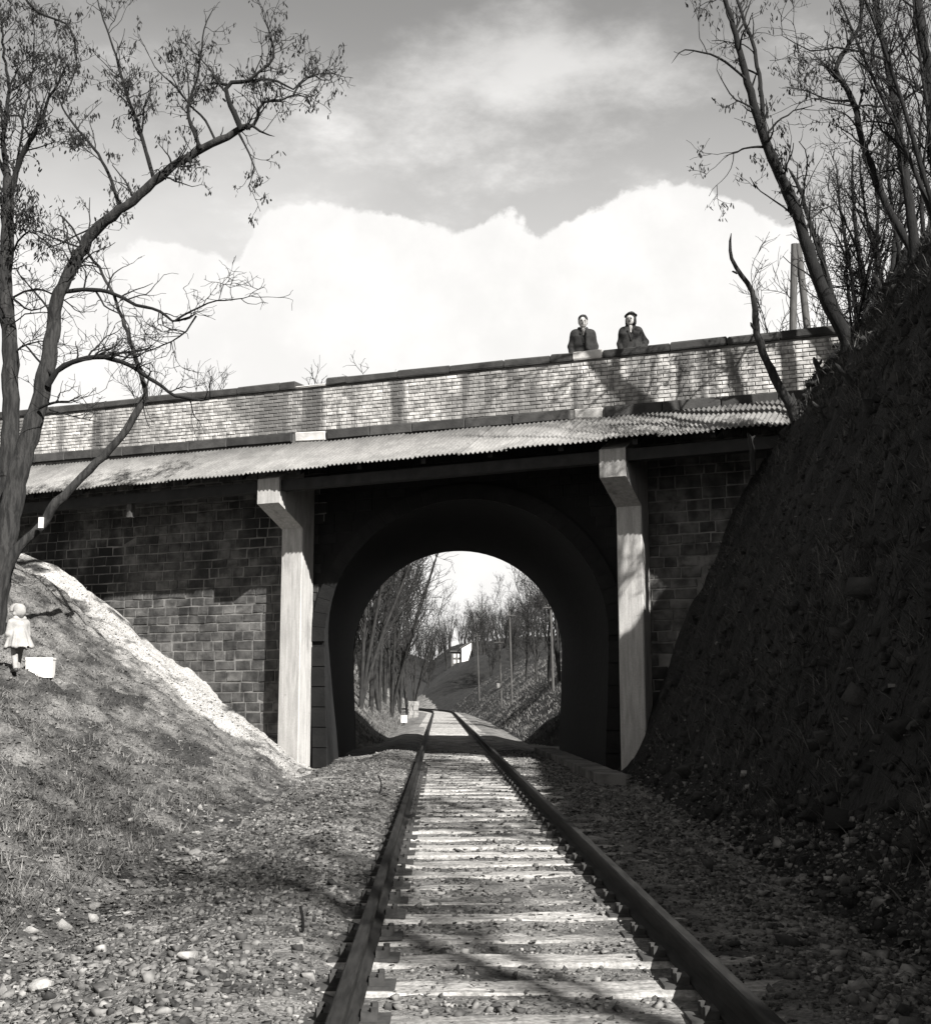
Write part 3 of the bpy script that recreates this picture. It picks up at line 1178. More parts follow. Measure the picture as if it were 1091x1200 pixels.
stones('verge_rubble', np.stack([xx, yy], 1), np.clip(rng.lognormal(math.log(0.017), 0.5, n), 0.008, 0.06), MT['ballast'], 'shaded rubble along the foot of the right bank')


def big_stone(px, py, r, label, name='stone', mat='pale_stone', grp=None):
    x_, y_, z_ = ground_on_ray(px, py)
    V = []
    rs = random.Random(int(px * 7 + py))
    t_ = bpy.data.meshes.new(name)
    bmv, bmf = IV.copy(), IF
    # one subdivision with noise
    import bmesh
    bm = bmesh.new()
    bmesh.ops.create_icosphere(bm, subdivisions=3, radius=1)
    for v in bm.verts:
        q = v.co * 1.7
        k_ = 1 + 0.5 * float(fbm(np.array(q.x + px), np.array(q.y + q.z * 1.3 + py), 3, 3))
        v.co = v.co * k_
        v.co.z *= 0.62
    bm.to_mesh(t_)
    bm.free()
    t_.materials.append(MT[mat])
    o = bpy.data.objects.new(name, t_)
    COL.objects.link(o)
    o.location = (x_, y_, H(x_, y_) + r * 0.25)
    o.scale = (r, r * rs.uniform(0.8, 1.1), r)
    o.rotation_euler = (0, 0, rs.uniform(0, 6))
    tag(o, label, 'stone', grp)
    return o


big_stone(48, 1163, 0.065, 'largest pale stone lying in the gravel at the bottom left corner')
big_stone(162, 1040, 0.06, 'large pale rock midway along the stony ditch below the left bank', grp='pale rocks in the ditch')
big_stone(228, 1002, 0.06, 'pale rock farther along the ditch where it nears the track', grp='pale rocks in the ditch')
big_stone(112, 1066, 0.05, 'whitish rock low on the left bank in front of the ditch rocks', grp='pale rocks in the ditch')
big_stone(521, 912, 0.07, 'single white stone lying between the rails before the tunnel')
big_stone(353, 905, 0.08, 'white stone at the foot of the left column')


def blades(name, xy, hgt, wid, mat, label, lean=0.5, segs=1, zoff_=0.0):
    n = len(xy)
    zz = HG(xy[:, 0], xy[:, 1]) - 0.01 + zoff_
    a = rng.uniform(0, 2 * math.pi, n)
    b = a + rng.uniform(-0.8, 0.8, n)
    ln = rng.uniform(0.1, 1.0, n) * lean * 2
    base = np.stack([xy[:, 0], xy[:, 1], zz], 1)
    side = np.stack([np.cos(a), np.sin(a), np.zeros(n)], 1) * (wid / 2)[:, None]
    dirn = np.stack([-np.sin(b) * ln, np.cos(b) * ln, np.ones(n)], 1)
    dirn /= np.linalg.norm(dirn, axis=1, keepdims=True)
    mid = base + dirn * (hgt * 0.55)[:, None]
    d2 = dirn * np.array([1, 1, 0.55]) * 1.3
    tip = mid + d2 * (hgt * 0.45)[:, None]
    V = np.stack([base - side, base + side, mid + side * 0.8, mid - side * 0.8, tip], 1)
    Ft = np.array([(0, 1, 2), (0, 2, 3), (3, 2, 4)])
    Fa = Ft[None] + (np.arange(n) * 5)[:, None, None]
    o = np_obj(name, [V.reshape(-1, 3)], [Fa.reshape(-1, 3)], mat)
    tag(o, label, kind='stuff')
    return o


# dry grass on the left bank, in patches, leaving the trodden strip bare
n = 130000
yy = 4.5 * (29 / 4.5) ** rng.uniform(0, 1, n)
xx = toe_left(yy) - 0.25 - rng.uniform(0, 1, n) ** 0.9 * np.minimum(9, 0.36 * yy + 0.4)
dens = fbm(xx * 0.7 + yy * 0.2, yy * 0.9, 61) + 0.35 * fbm(xx * 4, yy * 4, 66)
p_ = (xx - OX) * NX + (yy - OY) * NY
pthd = np.abs((yy - 20.2) - (xx + 7.0) * 1.25)
kp = (dens > rng.uniform(-0.35, 0.2, n)) & (p_ > 0.1) & ((p_ > 1.8 + rng.uniform(0, 2.2, n)) | (rng.uniform(0, 1, n) < 0.10)) & ((pthd > 0.5) | (rng.uniform(0, 1, n) < 0.25))
xy = np.stack([xx, yy], 1)[kp]
nn = len(xy)
blades('dry_grass', xy, rng.uniform(0.03, 0.13, nn), rng.uniform(0.004, 0.010, nn), MT['grass'], 'short dry grass covering the left bank', 0.9)
nt = 900
yt = 5 * (25 / 5) ** rng.uniform(0, 1, nt)
xt_ = toe_left(yt) - 0.3 - rng.uniform(0, 1, nt) * np.minimum(7, 0.36 * yt)
yy = np.repeat(yt, 26) + rng.normal(0, 0.07, nt * 26)
xx = np.repeat(xt_, 26) + rng.normal(0, 0.07, nt * 26)
kp = ((xx - OX) * NX + (yy - OY) * NY) > 2.4
xy = np.stack([xx, yy], 1)[kp]
nn = len(xy)
blades('dry_tussocks', xy, rng.uniform(0.06, 0.22, nn), rng.uniform(0.004, 0.009, nn), MT['grass'], 'rough dry tussocks scattered over the left bank', 1.1)
# litter flakes
n = 26000
yy = 4 * (28 / 4) ** rng.uniform(0, 1, n)
xx = np.where(rng.uniform(0, 1, n) < 0.75, toe_left(yy) + 0.4 - rng.uniform(0, 1, n) * np.minimum(8, 0.36 * yy + 0.6), rng.uniform(-2.3, 3.0, n))
kp = np.abs(np.abs(xx - TRACK_X) - 0.753) > 0.12
xy = np.stack([xx, yy], 1)[kp]
nn = len(xy)
Rm = rotmats(nn, 0.7)
s_ = rng.uniform(0.010, 0.030, nn) * np.clip(xy[:, 1] / 11, 0.5, 1)
Q = np.array([(-1, -0.55, 0), (1, -0.45, 0.15), (0.9, 0.5, -0.1), (-0.9, 0.55, 0.2)])
V = np.einsum('nij,nkj->nki', Rm, Q[None] * s_[:, None, None])
V += np.stack([xy[:, 0], xy[:, 1], HG(xy[:, 0], xy[:, 1]) + 0.018], 1)[:, None, :]
o = np_obj('leaf_litter', [V.reshape(-1, 3)], [np.arange(nn * 4).reshape(-1, 4)], MT['litter'])
tag(o, 'dead leaves and debris scattered over the banks and gravel', kind='stuff')
n = 7000
yy = 4 * (23 / 4) ** rng.uniform(0, 1, n)
xx = toe_right(yy) + rng.uniform(0, 1, n) * 5.2
kp = ((xx - OX) * NX + (yy - OY) * NY) > 0.2
stones('clods', np.stack([xx, yy], 1)[kp], np.clip(rng.lognormal(math.log(0.035), 0.6, kp.sum()), 0.012, 0.16), MT['clod'], 'clods of earth and broken rock on the dark right bank', 0.35)
# rough grass on the right bank
n = 60000
yy = 3.5 * (23.5 / 3.5) ** rng.uniform(0, 1, n)
xx = toe_right(yy) + 0.15 + rng.uniform(0, 1, n) * 5.5
p_ = (xx - OX) * NX + (yy - OY) * NY
dens = fbm(xx * 0.9, yy * 0.9, 71) + 0.4 * fbm(xx * 3, yy * 3, 76)
kp = (dens > rng.uniform(-0.3, 0.3, n)) & (p_ > 0.1)
xy = np.stack([xx, yy], 1)[kp]
nn = len(xy)
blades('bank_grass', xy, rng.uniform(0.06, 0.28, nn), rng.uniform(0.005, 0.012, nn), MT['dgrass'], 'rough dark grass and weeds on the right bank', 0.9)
n = 5000
yy = 4 * (23 / 4) ** rng.uniform(0, 1, n)
xx = toe_right(yy) - 0.2 + rng.uniform(0, 1, n) * 5
xy = np.stack([xx, yy], 1)
s_ = rng.uniform(0.012, 0.04, n)
V = np.einsum('nij,nkj->nki', rotmats(n, 0.9), Q[None] * s_[:, None, None])
V += np.stack([xx, yy, HG(xx, yy) + 0.03], 1)[:, None, :]
o = np_obj('shaded_litter', [V.reshape(-1, 3)], [np.arange(n * 4).reshape(-1, 4)], MT['dgrass'])
tag(o, 'dead leaves caught on the shaded right bank', kind='stuff')
nt = 700
yt = 4.5 * (22.5 / 4.5) ** rng.uniform(0, 1, nt)
xt_ = toe_right(yt) + 0.3 + rng.uniform(0, 1, nt) * 4.6
yy = np.repeat(yt, 34) + rng.normal(0, 0.09, nt * 34)
xx = np.repeat(xt_, 34) + rng.normal(0, 0.07, nt * 34)
kp = ((xx - OX) * NX + (yy - OY) * NY) > 0.2
xy = np.stack([xx, yy], 1)[kp]
nn = len(xy)
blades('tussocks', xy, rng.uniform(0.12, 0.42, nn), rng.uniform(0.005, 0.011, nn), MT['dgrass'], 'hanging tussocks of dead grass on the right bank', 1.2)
# far banks beyond the tunnel
n = 80000
yy = 36.5 * (120 / 36.5) ** rng.uniform(0, 1, n)
lft = rng.uniform(0, 1, n) < 0.4
xx = np.where(lft, toe_left(yy) - rng.uniform(0, 4, n), toe_right(yy) + rng.uniform(0, 1, n) * 7)
kp = fbm(xx * 0.7, yy * 0.5, 81) > rng.uniform(-0.3, 0.25, n)
xy = np.stack([xx, yy], 1)[kp]
nn = len(xy)
blades('far_bank_grass', xy, rng.uniform(0.06, 0.24, nn), rng.uniform(0.010, 0.022, nn), MT['grass'], 'dry grass on the banks beyond the tunnel', 0.9)


# ------------------------------------------------------------------ trees
def resample(P, n):
    P = np.array(P, float)
    # catmull-rom through the points, then even arc length
    Q = np.vstack([2 * P[0] - P[1], P, 2 * P[-1] - P[-2]])
    out = []
    for i in range(1, len(Q) - 2):
        t = np.linspace(0, 1, 8, endpoint=False)[:, None]
        p0, p1, p2, p3 = Q[i - 1], Q[i], Q[i + 1], Q[i + 2]
        out.append(0.5 * ((2 * p1) + (-p0 + p2) * t + (2 * p0 - 5 * p1 + 4 * p2 - p3) * t ** 2 + (-p0 + 3 * p1 - 3 * p2 + p3) * t ** 3))
    out.append(P[-1:])
    C = np.vstack(out)
    s = np.concatenate([[0], np.cumsum(np.linalg.norm(np.diff(C[:, :3], axis=0), axis=1))])
    ti = np.linspace(0, s[-1], n)
    return np.stack([np.interp(ti, s, C[:, k_]) for k_ in range(C.shape[1])], 1), s[-1]


def limb(pxs, depth, w0, w1, ddepth=0.0, power=1.0, knob=0.012):
    """a limb read from the photograph: pixel polyline at a real distance; widths in metres; ddepth: how far it leans in depth"""
    n_ = len(pxs)
    P = []
    for i, (a, b) in enumerate(pxs):
        t = i / (n_ - 1)
        P.append(tuple(at(a, b, depth + ddepth * t)) + ((w0 + (w1 - w0) * t ** power) / 2,))
    C, L_ = resample(P, max(6, min(40, int(2 + sum(math.dist(P[i][:3], P[i + 1][:3]) for i in range(n_ - 1)) / 0.16))))
    C[:, :3] += rng.normal(0, knob, (len(C), 3)) * np.clip(np.linspace(0, 3, len(C)), 0, 1)[:, None]
    C[:, 3] *= 1 + rng.normal(0, 0.05, len(C))
    C[-1, 3] *= 0.35
    return C


def grow(parents, per_m, len_rng, ang=(0.5, 1.2), npts=6, rs=0.55, rmin=0.004, wander=0.22, up=0.15, tmin=0.15, taper=0.3, rmax=1.0, lscale=True):
    """children on a list of limbs (n,4 arrays): vectorised"""
    pos = []
    tan = []
    rad = []
    frac = []
    for C in parents:
        L_ = np.linalg.norm(np.diff(C[:, :3], axis=0), axis=1)
        s = np.concatenate([[0], np.cumsum(L_)])
        tot = s[-1]
        k_ = rng.poisson(per_m * tot * (1 - tmin))
        if k_ == 0:
            continue
        t = rng.uniform(tmin, 1, k_) * tot
        idx = np.clip(np.searchsorted(s, t) - 1, 0, len(L_) - 1)
        f = ((t - s[idx]) / (L_[idx] + 1e-9))[:, None]
        Q = C[idx] * (1 - f) + C[idx + 1] * f
        pos.append(Q[:, :3])
        rad.append(Q[:, 3])
        T = (C[idx + 1, :3] - C[idx, :3]) / (L_[idx][:, None] + 1e-9)
        tan.append(T)
        frac.append(t / tot)
    if not pos:
        return []
    pos = np.vstack(pos)
    tan = np.vstack(tan)
    rad = np.concatenate(rad)
    frac = np.concatenate(frac)
    m = len(pos)
    rv = rng.normal(0, 1, (m, 3))
    rv -= (rv * tan).sum(1, keepdims=True) * tan
    rv /= np.linalg.norm(rv, axis=1, keepdims=True)
    a = rng.uniform(*ang, m)[:, None]
    D = np.cos(a) * tan + np.sin(a) * rv
    D[:, 2] += up
    D /= np.linalg.norm(D, axis=1, keepdims=True)
    L_ = rng.uniform(*len_rng, m) * (1.15 - 0.6 * frac if lscale else 1)
    step = L_ / (npts - 1)
    P = np.zeros((m, npts, 4))
    P[:, 0, :3] = pos
    cur = pos.copy()
    for i in range(1, npts):
        D = D + rng.normal(0, wander, (m, 3))
        D[:, 2] += up * 0.3
        D /= np.linalg.norm(D, axis=1, keepdims=True)
        cur = cur + D * step[:, None]
        P[:, i, :3] = cur
    r0 = np.clip(rad * rs, rmin, rmax)
    P[:, :, 3] = np.clip(r0[:, None] * np.linspace(1, taper, npts)[None], rmin * 0.6, None)
    return list(P)


def tubes(name, limbs, sides, mat, parent):
    by = {}
    for C in limbs:
        by.setdefault(len(C), []).append(C)
    Vs, Fs = [], []
    for n_, Ls in by.items():
        A = np.array(Ls)
        V, Fq = sweep(A[:, :, :3], A[:, :, 3], sides)
        Vs.append(V)
        Fs.append(Fq)
    o = np_obj(name, Vs, Fs, mat, None, sides > 3)
    keep(o, parent)
    return o


def pods(name, limbs, count, mat, parent, ln=(0.05, 0.11), wd=0.016, cluster=4):
    k_ = count // cluster
    idx = rng.integers(0, len(limbs), k_)
    P = np.array([limbs[i][rng.integers(1, len(limbs[i]))][:3] for i in idx])
    P = np.repeat(P, cluster, axis=0) + rng.normal(0, 0.045, (k_ * cluster, 3))
    n_ = len(P)
    a = rng.uniform(0, 2 * math.pi, n_)
    L_ = rng.uniform(*ln, n_)
    D = np.stack([rng.normal(0, 0.35, n_), rng.normal(0, 0.35, n_), -np.ones(n_)], 1) * L_[:, None]
    S = np.stack([np.cos(a), np.sin(a), rng.normal(0, 0.2, n_)], 1) * (wd * rng.uniform(0.5, 1.2, n_))[:, None]
    V = np.stack([P, P + D * 0.3 + S * 0.9, P + D * 0.75 + S * 0.8, P + D, P + D * 0.7 - S, P + D * 0.28 - S * 0.8], 1)
    Fq = np.array([(0, 1, 2, 5), (5, 2, 3, 4)])
    Fa = Fq[None] + (np.arange(n_) * 6)[:, None, None]
    o = np_obj(name, [V.reshape(-1, 3)], [Fa.reshape(-1, 4)], mat)
    keep(o, parent)
    tag(o, kind='stuff')
    return o


def tree_thing(base, label, group=None, name='bare_tree', cat='tree'):
    e = empty(name, base)
    tag(e, label, cat, group)
    return e


# --- big leaning locust tree, left
D0 = 21.5
b0 = at(-12, 735, D0)
tA = tree_thing((b0.x, b0.y, H(b0.x, b0.y)), 'big locust tree whose long dark limb arches up to the right over the left bank', name='locust_tree')
gz = H(b0.x, b0.y)
limbsA = []
trunk_lo = limb([(-14, 760), (-6, 700), (3, 655), (12, 600), (24, 545), (38, 500), (50, 455), (60, 400), (66, 352)], D0, 0.52, 0.235, 0.3, 0.75)
limbsA.append(trunk_lo)
main = limb([(62, 385), (67, 350), (90, 303), (106, 275), (122, 260), (150, 240), (185, 208), (225, 180), (255, 166), (284, 150), (292, 146)], D0 + 0.3, 0.24, 0.10, -1.0)
limbsA.append(main)
dE = D0 - 0.7
seg = [
    ([(283, 152), (274, 130), (267, 116), (266, 99), (280, 96), (296, 94), (300, 87), (318, 72), (321, 58), (316, 38), (308, 16)], dE, 0.105, 0.02, -0.3),
    ([(296, 95), (312, 92), (330, 96), (343, 104), (356, 92), (374, 86), (395, 84)], dE - 0.1, 0.055, 0.012, 0.3),
    ([(288, 150), (300, 143), (303, 128), (312, 118), (330, 116), (344, 110), (362, 114), (377, 105)], dE, 0.07, 0.014, 0.2),
    ([(344, 110), (352, 98), (368, 88), (383, 95), (398, 80)], dE, 0.04, 0.01, 0.2),
    ([(294, 146), (308, 155), (322, 159)], dE, 0.05, 0.02, -0.1),
    ([(280, 156), (288, 172), (297, 192), (295, 208), (290, 220)], dE, 0.045, 0.008, -0.2),
    ([(266, 99), (250, 97), (242, 98)], dE - 0.1, 0.06, 0.02, 0.1),
    ([(181, 212), (172, 180), (160, 140), (148, 108), (135, 62), (120, 18), (112, -10)], D0 - 0.2, 0.085, 0.02, 0.4),
    ([(235, 174), (222, 140), (221, 122), (231, 92), (236, 60), (240, 30), (252, 5)], D0 - 0.5, 0.07, 0.014, -0.4),
    ([(253, 165), (240, 140), (224, 124), (205, 100), (185, 82), (170, 55)], D0 - 0.5, 0.05, 0.012, 0.4),
    ([(141, 246), (128, 205), (110, 173), (88, 148), (72, 122), (64, 88), (70, 60)], D0, 0.065, 0.018, 0.5),
    ([(90, 70), (86, 42), (78, 28), (60, 20), (44, 14), (28, -4)], D0 + 0.4, 0.03, 0.05, 0.2),
    ([(72, 122), (82, 98), (92, 70)], D0 + 0.4, 0.03, 0.026, 0.0),
    ([(68, 343), (98, 339), (125, 341), (146, 350), (158, 357), (182, 362), (198, 372), (206, 376), (230, 368)], D0 + 0.2, 0.085, 0.035, -0.6),
    ([(206, 375), (228, 362), (255, 352), (282, 350), (305, 342)], D0 - 0.4, 0.04, 0.01, -0.2),
    ([(230, 370), (214, 392), (190, 405), (172, 412), (150, 418)], D0 - 0.4, 0.035, 0.014, -0.1),
    ([(56, 452), (70, 432), (92, 422), (118, 418), (145, 425), (168, 438), (188, 452), (206, 464), (243, 468), (246, 456)], D0 + 0.1, 0.11, 0.035, -0.7),
    ([(46, 478), (62, 472), (82, 470), (98, 462)], D0, 0.06, 0.012, -0.3),
    ([(58, 480), (75, 485), (95, 490), (118, 496)], D0, 0.03, 0.01, -0.3),
    ([(64, 372), (48, 350), (30, 330), (14, 310)], D0 + 0.2, 0.05, 0.015, 0.3),
    ([(62, 440), (44, 420), (30, 405), (22, 396)], D0 + 0.1, 0.05, 0.02, 0.2),
    ([(102, 292), (70, 282), (48, 272), (20, 268)], D0, 0.04, 0.012, 0.4),
    ([(125, 258), (96, 272), (62, 288), (45, 280)], D0, 0.04, 0.012, 0.3),
]
for s_ in seg:
    limbsA.append(limb(*s_, knob=0.006))
tubes('trunk', limbsA[:1], 12, MT['bark'], tA)
tubes('limb', limbsA[1:2], 12, MT['bark'], tA)
for c_ in limbsA[2:]:
    tubes('branch', [c_], 7, MT['dbark'], tA)
src = limbsA[2:] + [main]
k1 = grow(src, 5.5, (0.35, 1.25), (0.5, 1.2), 8, 0.5, 0.008, 0.26, 0.22, rmax=0.02)
k2 = grow(k1, 5.0, (0.2, 0.7), (0.5, 1.2), 6, 0.6, 0.0062, 0.3, 0.12, rmax=0.011)
k3 = grow(k2, 4.2, (0.1, 0.32), (0.5, 1.3), 4, 0.7, 0.005, 0.3, 0.05, rmax=0.008)
tubes('crown', k1 + k2 + k3, 4, MT['twig'], tA)
up_l = [c for c in k2 + k3 if c[0, 2] > 8.6]
pods('seed_pods', up_l, 3600, MT['twig'], tA)

# --- second stem leaning right then back, from the same stool
b1 = at(-4, 725, D0 - 0.4)
tC = tree_thing((b1.x, b1.y, H(b1.x, b1.y)), 'thin crooked stem leaning right across the canopy then kinking back up left', name='leaning_tree')
stem = limb([(-6, 735), (2, 690), (18, 646), (43, 621), (72, 584), (100, 555), (128, 526), (150, 500), (162, 480), (169, 464)], D0 - 0.4, 0.19, 0.115, 0.2)
stem2 = limb([(168, 472), (171, 460), (165, 438), (158, 415), (148, 385), (140, 362), (128, 335), (110, 305), (96, 285), (76, 255), (66, 250)], D0 - 0.2, 0.10, 0.025, 0.5)
tubes('trunk', [stem, stem2], 9, MT['bark'], tC)
k1 = grow([stem2], 3.5, (0.4, 1.2), (0.5, 1.2), 7, 0.5, 0.0075, 0.22, 0.2, rmax=0.016)
k2 = grow(k1, 5, (0.15, 0.6), (0.5, 1.2), 5, 0.6, 0.0058, 0.3, 0.1, rmax=0.01)
tubes('crown', k1 + k2, 4, MT['twig'], tC)
c_ = at(49, 613, D0 - 0.58)
mb = MB()
mb.box(c_.x - 0.035, c_.x + 0.045, c_.y - 0.07, c_.y - 0.03, c_.z - 0.09, c_.z + 0.09)
o = keep(mb.build('cut_stub', MT['cutwood']), tC)
o['label'] = 'pale sawn cut where a branch was removed'

# --- tree at the left edge
b2 = at(-10, 720, D0 + 0.8)
tB = tree_thing((b2.x, b2.y, H(b2.x, b2.y)), 'upright locust tree at the left edge with dense twigs and hanging seed pods', name='locust_tree')
lB = [limb([(-10, 740), (-4, 680), (2, 620), (8, 560), (12, 500), (13, 440), (9, 380), (6, 330), (8, 280), (10, 235), (9, 200)], D0 + 0.8, 0.40, 0.2, 0.2),
      limb([(10, 238), (22, 190), (34, 165), (48, 140), (64, 104), (82, 70)], D0 + 1.0, 0.13, 0.03, -0.6),
      limb([(9, 205), (4, 160), (10, 110), (4, 60), (2, 10)], D0 + 1.0, 0.11, 0.03, 0.6),
      limb([(12, 220), (0, 190), (-14, 160), (-30, 110), (-40, 40)], D0 + 1.0, 0.1, 0.03, 0.4),
      limb([(12, 350), (40, 338), (75, 352), (100, 372)], D0 + 0.9, 0.05, 0.012, -0.4),
      limb([(12, 300), (30, 272), (52, 280), (64, 294)], D0 + 0.9, 0.045, 0.012, -0.4),
      limb([(12, 420), (28, 404), (52, 400), (70, 408)], D0 + 0.9, 0.045, 0.012, -0.4),
      limb([(18, 200), (30, 130), (40, 60), (36, 0)], D0 + 1.1, 0.05, 0.014, 0.5),
      limb([(10, 345), (34, 362), (60, 356), (90, 346)], D0 + 0.9, 0.04, 0.012, -0.3)]
tubes('trunk', lB[:1], 12, MT['bark'], tB)
for c_ in lB[1:]:
    tubes('branch', [c_], 7, MT['dbark'], tB)
k1 = grow(lB[1:] + [lB[0][20:]], 7.5, (0.4, 1.5), (0.5, 1.2), 8, 0.5, 0.008, 0.24, 0.2, rmax=0.02)
k2 = grow(k1, 5.0, (0.2, 0.7), (0.5, 1.2), 6, 0.6, 0.006, 0.3, 0.1, rmax=0.011)
k3 = grow(k2, 4.2, (0.1, 0.32), (0.5, 1.3), 4, 0.7, 0.005, 0.3, 0.05, rmax=0.008)
tubes('crown', k1 + k2 + k3, 4, MT['twig'], tB)
pods('seed_pods', [c for c in k2 + k3 if c[0, 2] > 9.2], 4500, MT['twig'], tB)


# --- trees on the right bank
def rtree(label, D, limbs, nmain, dens1=2.0, pod=0, name='bare_tree', lev3=True, mat='dbark', up_=0.25, l1=(0.5, 1.5), group='trees on the right bank'):
    L_ = []
    for s_ in limbs:
        L_.append(limb(*s_, knob=0.008))
    b = L_[0][0, :3]
    # carry the foot of the trunk down into the bank
    gz_ = H(b[0], b[1])
    e = tree_thing((b[0], b[1], gz_), label, group, name)
    if b[2] > gz_ - 0.15:
        ft = L_[0][0].copy()
        ft[2] = gz_ - 0.3
        ft[3] *= 1.15
        L_[0] = np.vstack([ft[None], L_[0]])
    tubes('trunk', L_[:nmain], 10, MT[mat], e)
    if len(L_) > nmain:
        for c_ in L_[nmain:]:
            tubes('branch', [c_], 7, MT[mat], e)
    k1 = grow(L_, dens1 * 2.1, l1, (0.5, 1.2), 8, 0.5, 0.008, 0.2, up_, tmin=0.25, rmax=0.022)
    k2 = grow(k1, 4.2, (0.25, 0.9), (0.5, 1.1), 6, 0.6, 0.006, 0.24, 0.15, rmax=0.012)
    k3 = grow(k2, 4.2, (0.1, 0.42), (0.5, 1.2), 4, 0.7, 0.005, 0.26, 0.08, rmax=0.008) if lev3 else []
    tubes('crown', k1 + k2 + k3, 4, MT['twig'], e)
    if pod:
        pods('seed_pods', k2 + k3, pod, MT['twig'], e)
    return e


D1 = 20.6
rtree('tall forked tree leaning left from the right end of the parapet', D1,
      [([(994, 400), (978, 368), (962, 335), (946, 290), (932, 245), (914, 205), (897, 165), (886, 130), (876, 95), (866, 55), (856, 20), (842, -25)], D1, 0.27, 0.075, -0.6),
       ([(899, 168), (894, 140), (893, 115), (889, 85), (882, 50), (872, 25), (862, -10)], D1 - 0.3, 0.10, 0.045, 0.3),
       ([(874, 92), (850, 72), (822, 60), (800, 58), (786, 74)], D1 - 0.5, 0.05, 0.012, -0.5),
       ([(897, 172), (880, 172), (862, 178), (848, 184)], D1 - 0.3, 0.05, 0.012, -0.3),
       ([(890, 88), (872, 78), (860, 66)], D1, 0.04, 0.015, 0.0),
       ([(900, 155), (912, 142), (930, 130), (955, 122)], D1, 0.045, 0.015, 0.3)], 2, 1.8, 900)
rtree('thin straight sapling beside the tall forked tree on the right', D1 + 0.3,
      [([(990, 402), (976, 350), (962, 300), (948, 255), (936, 220), (924, 196)], D1 + 0.3, 0.13, 0.05, 0.4)], 1, 1.6, 0, 'sapling')
rtree('dark straight tree rising from the crest of the right bank near the frame edge', 20.0,
      [([(1072, 292), (1066, 240), (1058, 190), (1052, 140), (1044, 95), (1036, 55), (1030, 20), (1022, -25)], 20.0, 0.185, 0.085, 0.3),
       ([(1048, 122), (1030, 100), (1012, 76), (996, 62)], 20.1, 0.06, 0.02, 0.3),
       ([(1040, 70), (1010, 60), (980, 56), (950, 58), (915, 40)], 20.1, 0.05, 0.015, 0.4),
       ([(1049, 124), (1020, 124), (985, 122), (955, 114)], 20.1, 0.05, 0.015, 0.2),
       ([(1040, 68), (1060, 45), (1075, 25), (1088, 12)], 20.1, 0.04, 0.015, 0.2)], 1, 2.4, 500)
rtree('crooked tree with a sharp bend on the right bank left of the straight one', 20.6,
      [([(1068, 292), (1054, 268), (1036, 234), (1022, 195), (1010, 165), (1002, 125), (990, 100), (979, 82), (988, 62), (1000, 42), (1010, 22), (1006, -20)], 20.6, 0.145, 0.06, 0.4),
       ([(998, 118), (970, 116), (945, 106), (920, 100)], 20.7, 0.045, 0.012, 0.3)], 1, 2.6, 500)
rtree('thick tree trunk standing at the right edge of the picture', 17.5,
      [([(1104, 260), (1098, 200), (1092, 130), (1086, 70), (1078, 20), (1070, -30)], 17.5, 0.19, 0.13, 0.2),
       ([(1088, 95), (1066, 112), (1050, 124)], 17.5, 0.05, 0.02, 0.3)], 1, 2.2, 0)
# thicket of saplings on the crest
THK = [(1004, 372, 985, 250, 24.2), (1016, 358, 1000, 230, 23.6), (1026, 350, 1030, 215, 23.2), (1036, 340, 1012, 235, 22.5), (1045, 328, 1062, 200, 22.0), (1058, 318, 1040, 190, 21.6), (1082, 290, 1078, 150, 21.2)]
for i, (xa, ya, xb, yb, Dp) in enumerate(THK):
    w_ = random.uniform(0.07, 0.13)
    lab = ['multi-stemmed sapling just right of the leaning forked trunk', 'second sapling of the thicket counted from the parapet end', 'middle upright sapling of the crest thicket',
           'sapling leaning left in the crest thicket', 'sapling leaning right in the crest thicket', 'sapling below the crooked tree on the crest', 'last sapling of the thicket by the frame edge'][i]
    mid = ((xa + xb) / 2 + random.uniform(-8, 8), (ya + yb) / 2)
    rtree(lab, Dp, [([(xa, ya), mid, (xb, yb), (xb + random.uniform(-15, 15), yb - 60)], Dp, w_, 0.03, 0.3),
                    ([(xa, ya), (xa + 14, (ya + yb) / 2 + 10), (xa + 26, yb + 20)], Dp, w_ * 0.8, 0.02, 0.5),
                    ([mid, (mid[0] - 18, mid[1] - 40), (mid[0] - 34, mid[1] - 70)], Dp, w_ * 0.5, 0.015, 0.3)], 2, 3.6, 0, 'sapling', True, 'dbark', 0.2, (0.4, 1.2), 'thicket on the crest of the right bank')

# dead leaning snag in front of the parapet
gx_ = at(930, 488, 20.8)
snag = tree_thing((gx_.x, gx_.y, H(gx_.x, gx_.y)), 'dead leafless snag leaning left in front of the right end of the parapet', None, 'dead_snag')
Ls = [limb([(934, 500), (926, 474), (912, 452), (900, 430), (891, 405), (886, 382), (885, 360), (878, 338), (866, 318), (858, 300), (855, 286), (857, 272)], 20.8, 0.19, 0.035, -0.4),
      limb([(934, 505), (931, 480), (929, 460)], 20.8, 0.16, 0.10, 0.0),
      limb([(888, 386), (882, 383), (879, 378)], 20.6, 0.07, 0.05, 0.0),
      limb([(866, 318), (861, 319), (858, 316)], 20.5, 0.05, 0.03, 0.0)]
tubes('trunk', Ls[:1], 9, MT['bark'], snag)
for c_ in Ls[1:]:
    tubes('branch_stub', [c_], 7, MT['bark'], snag)
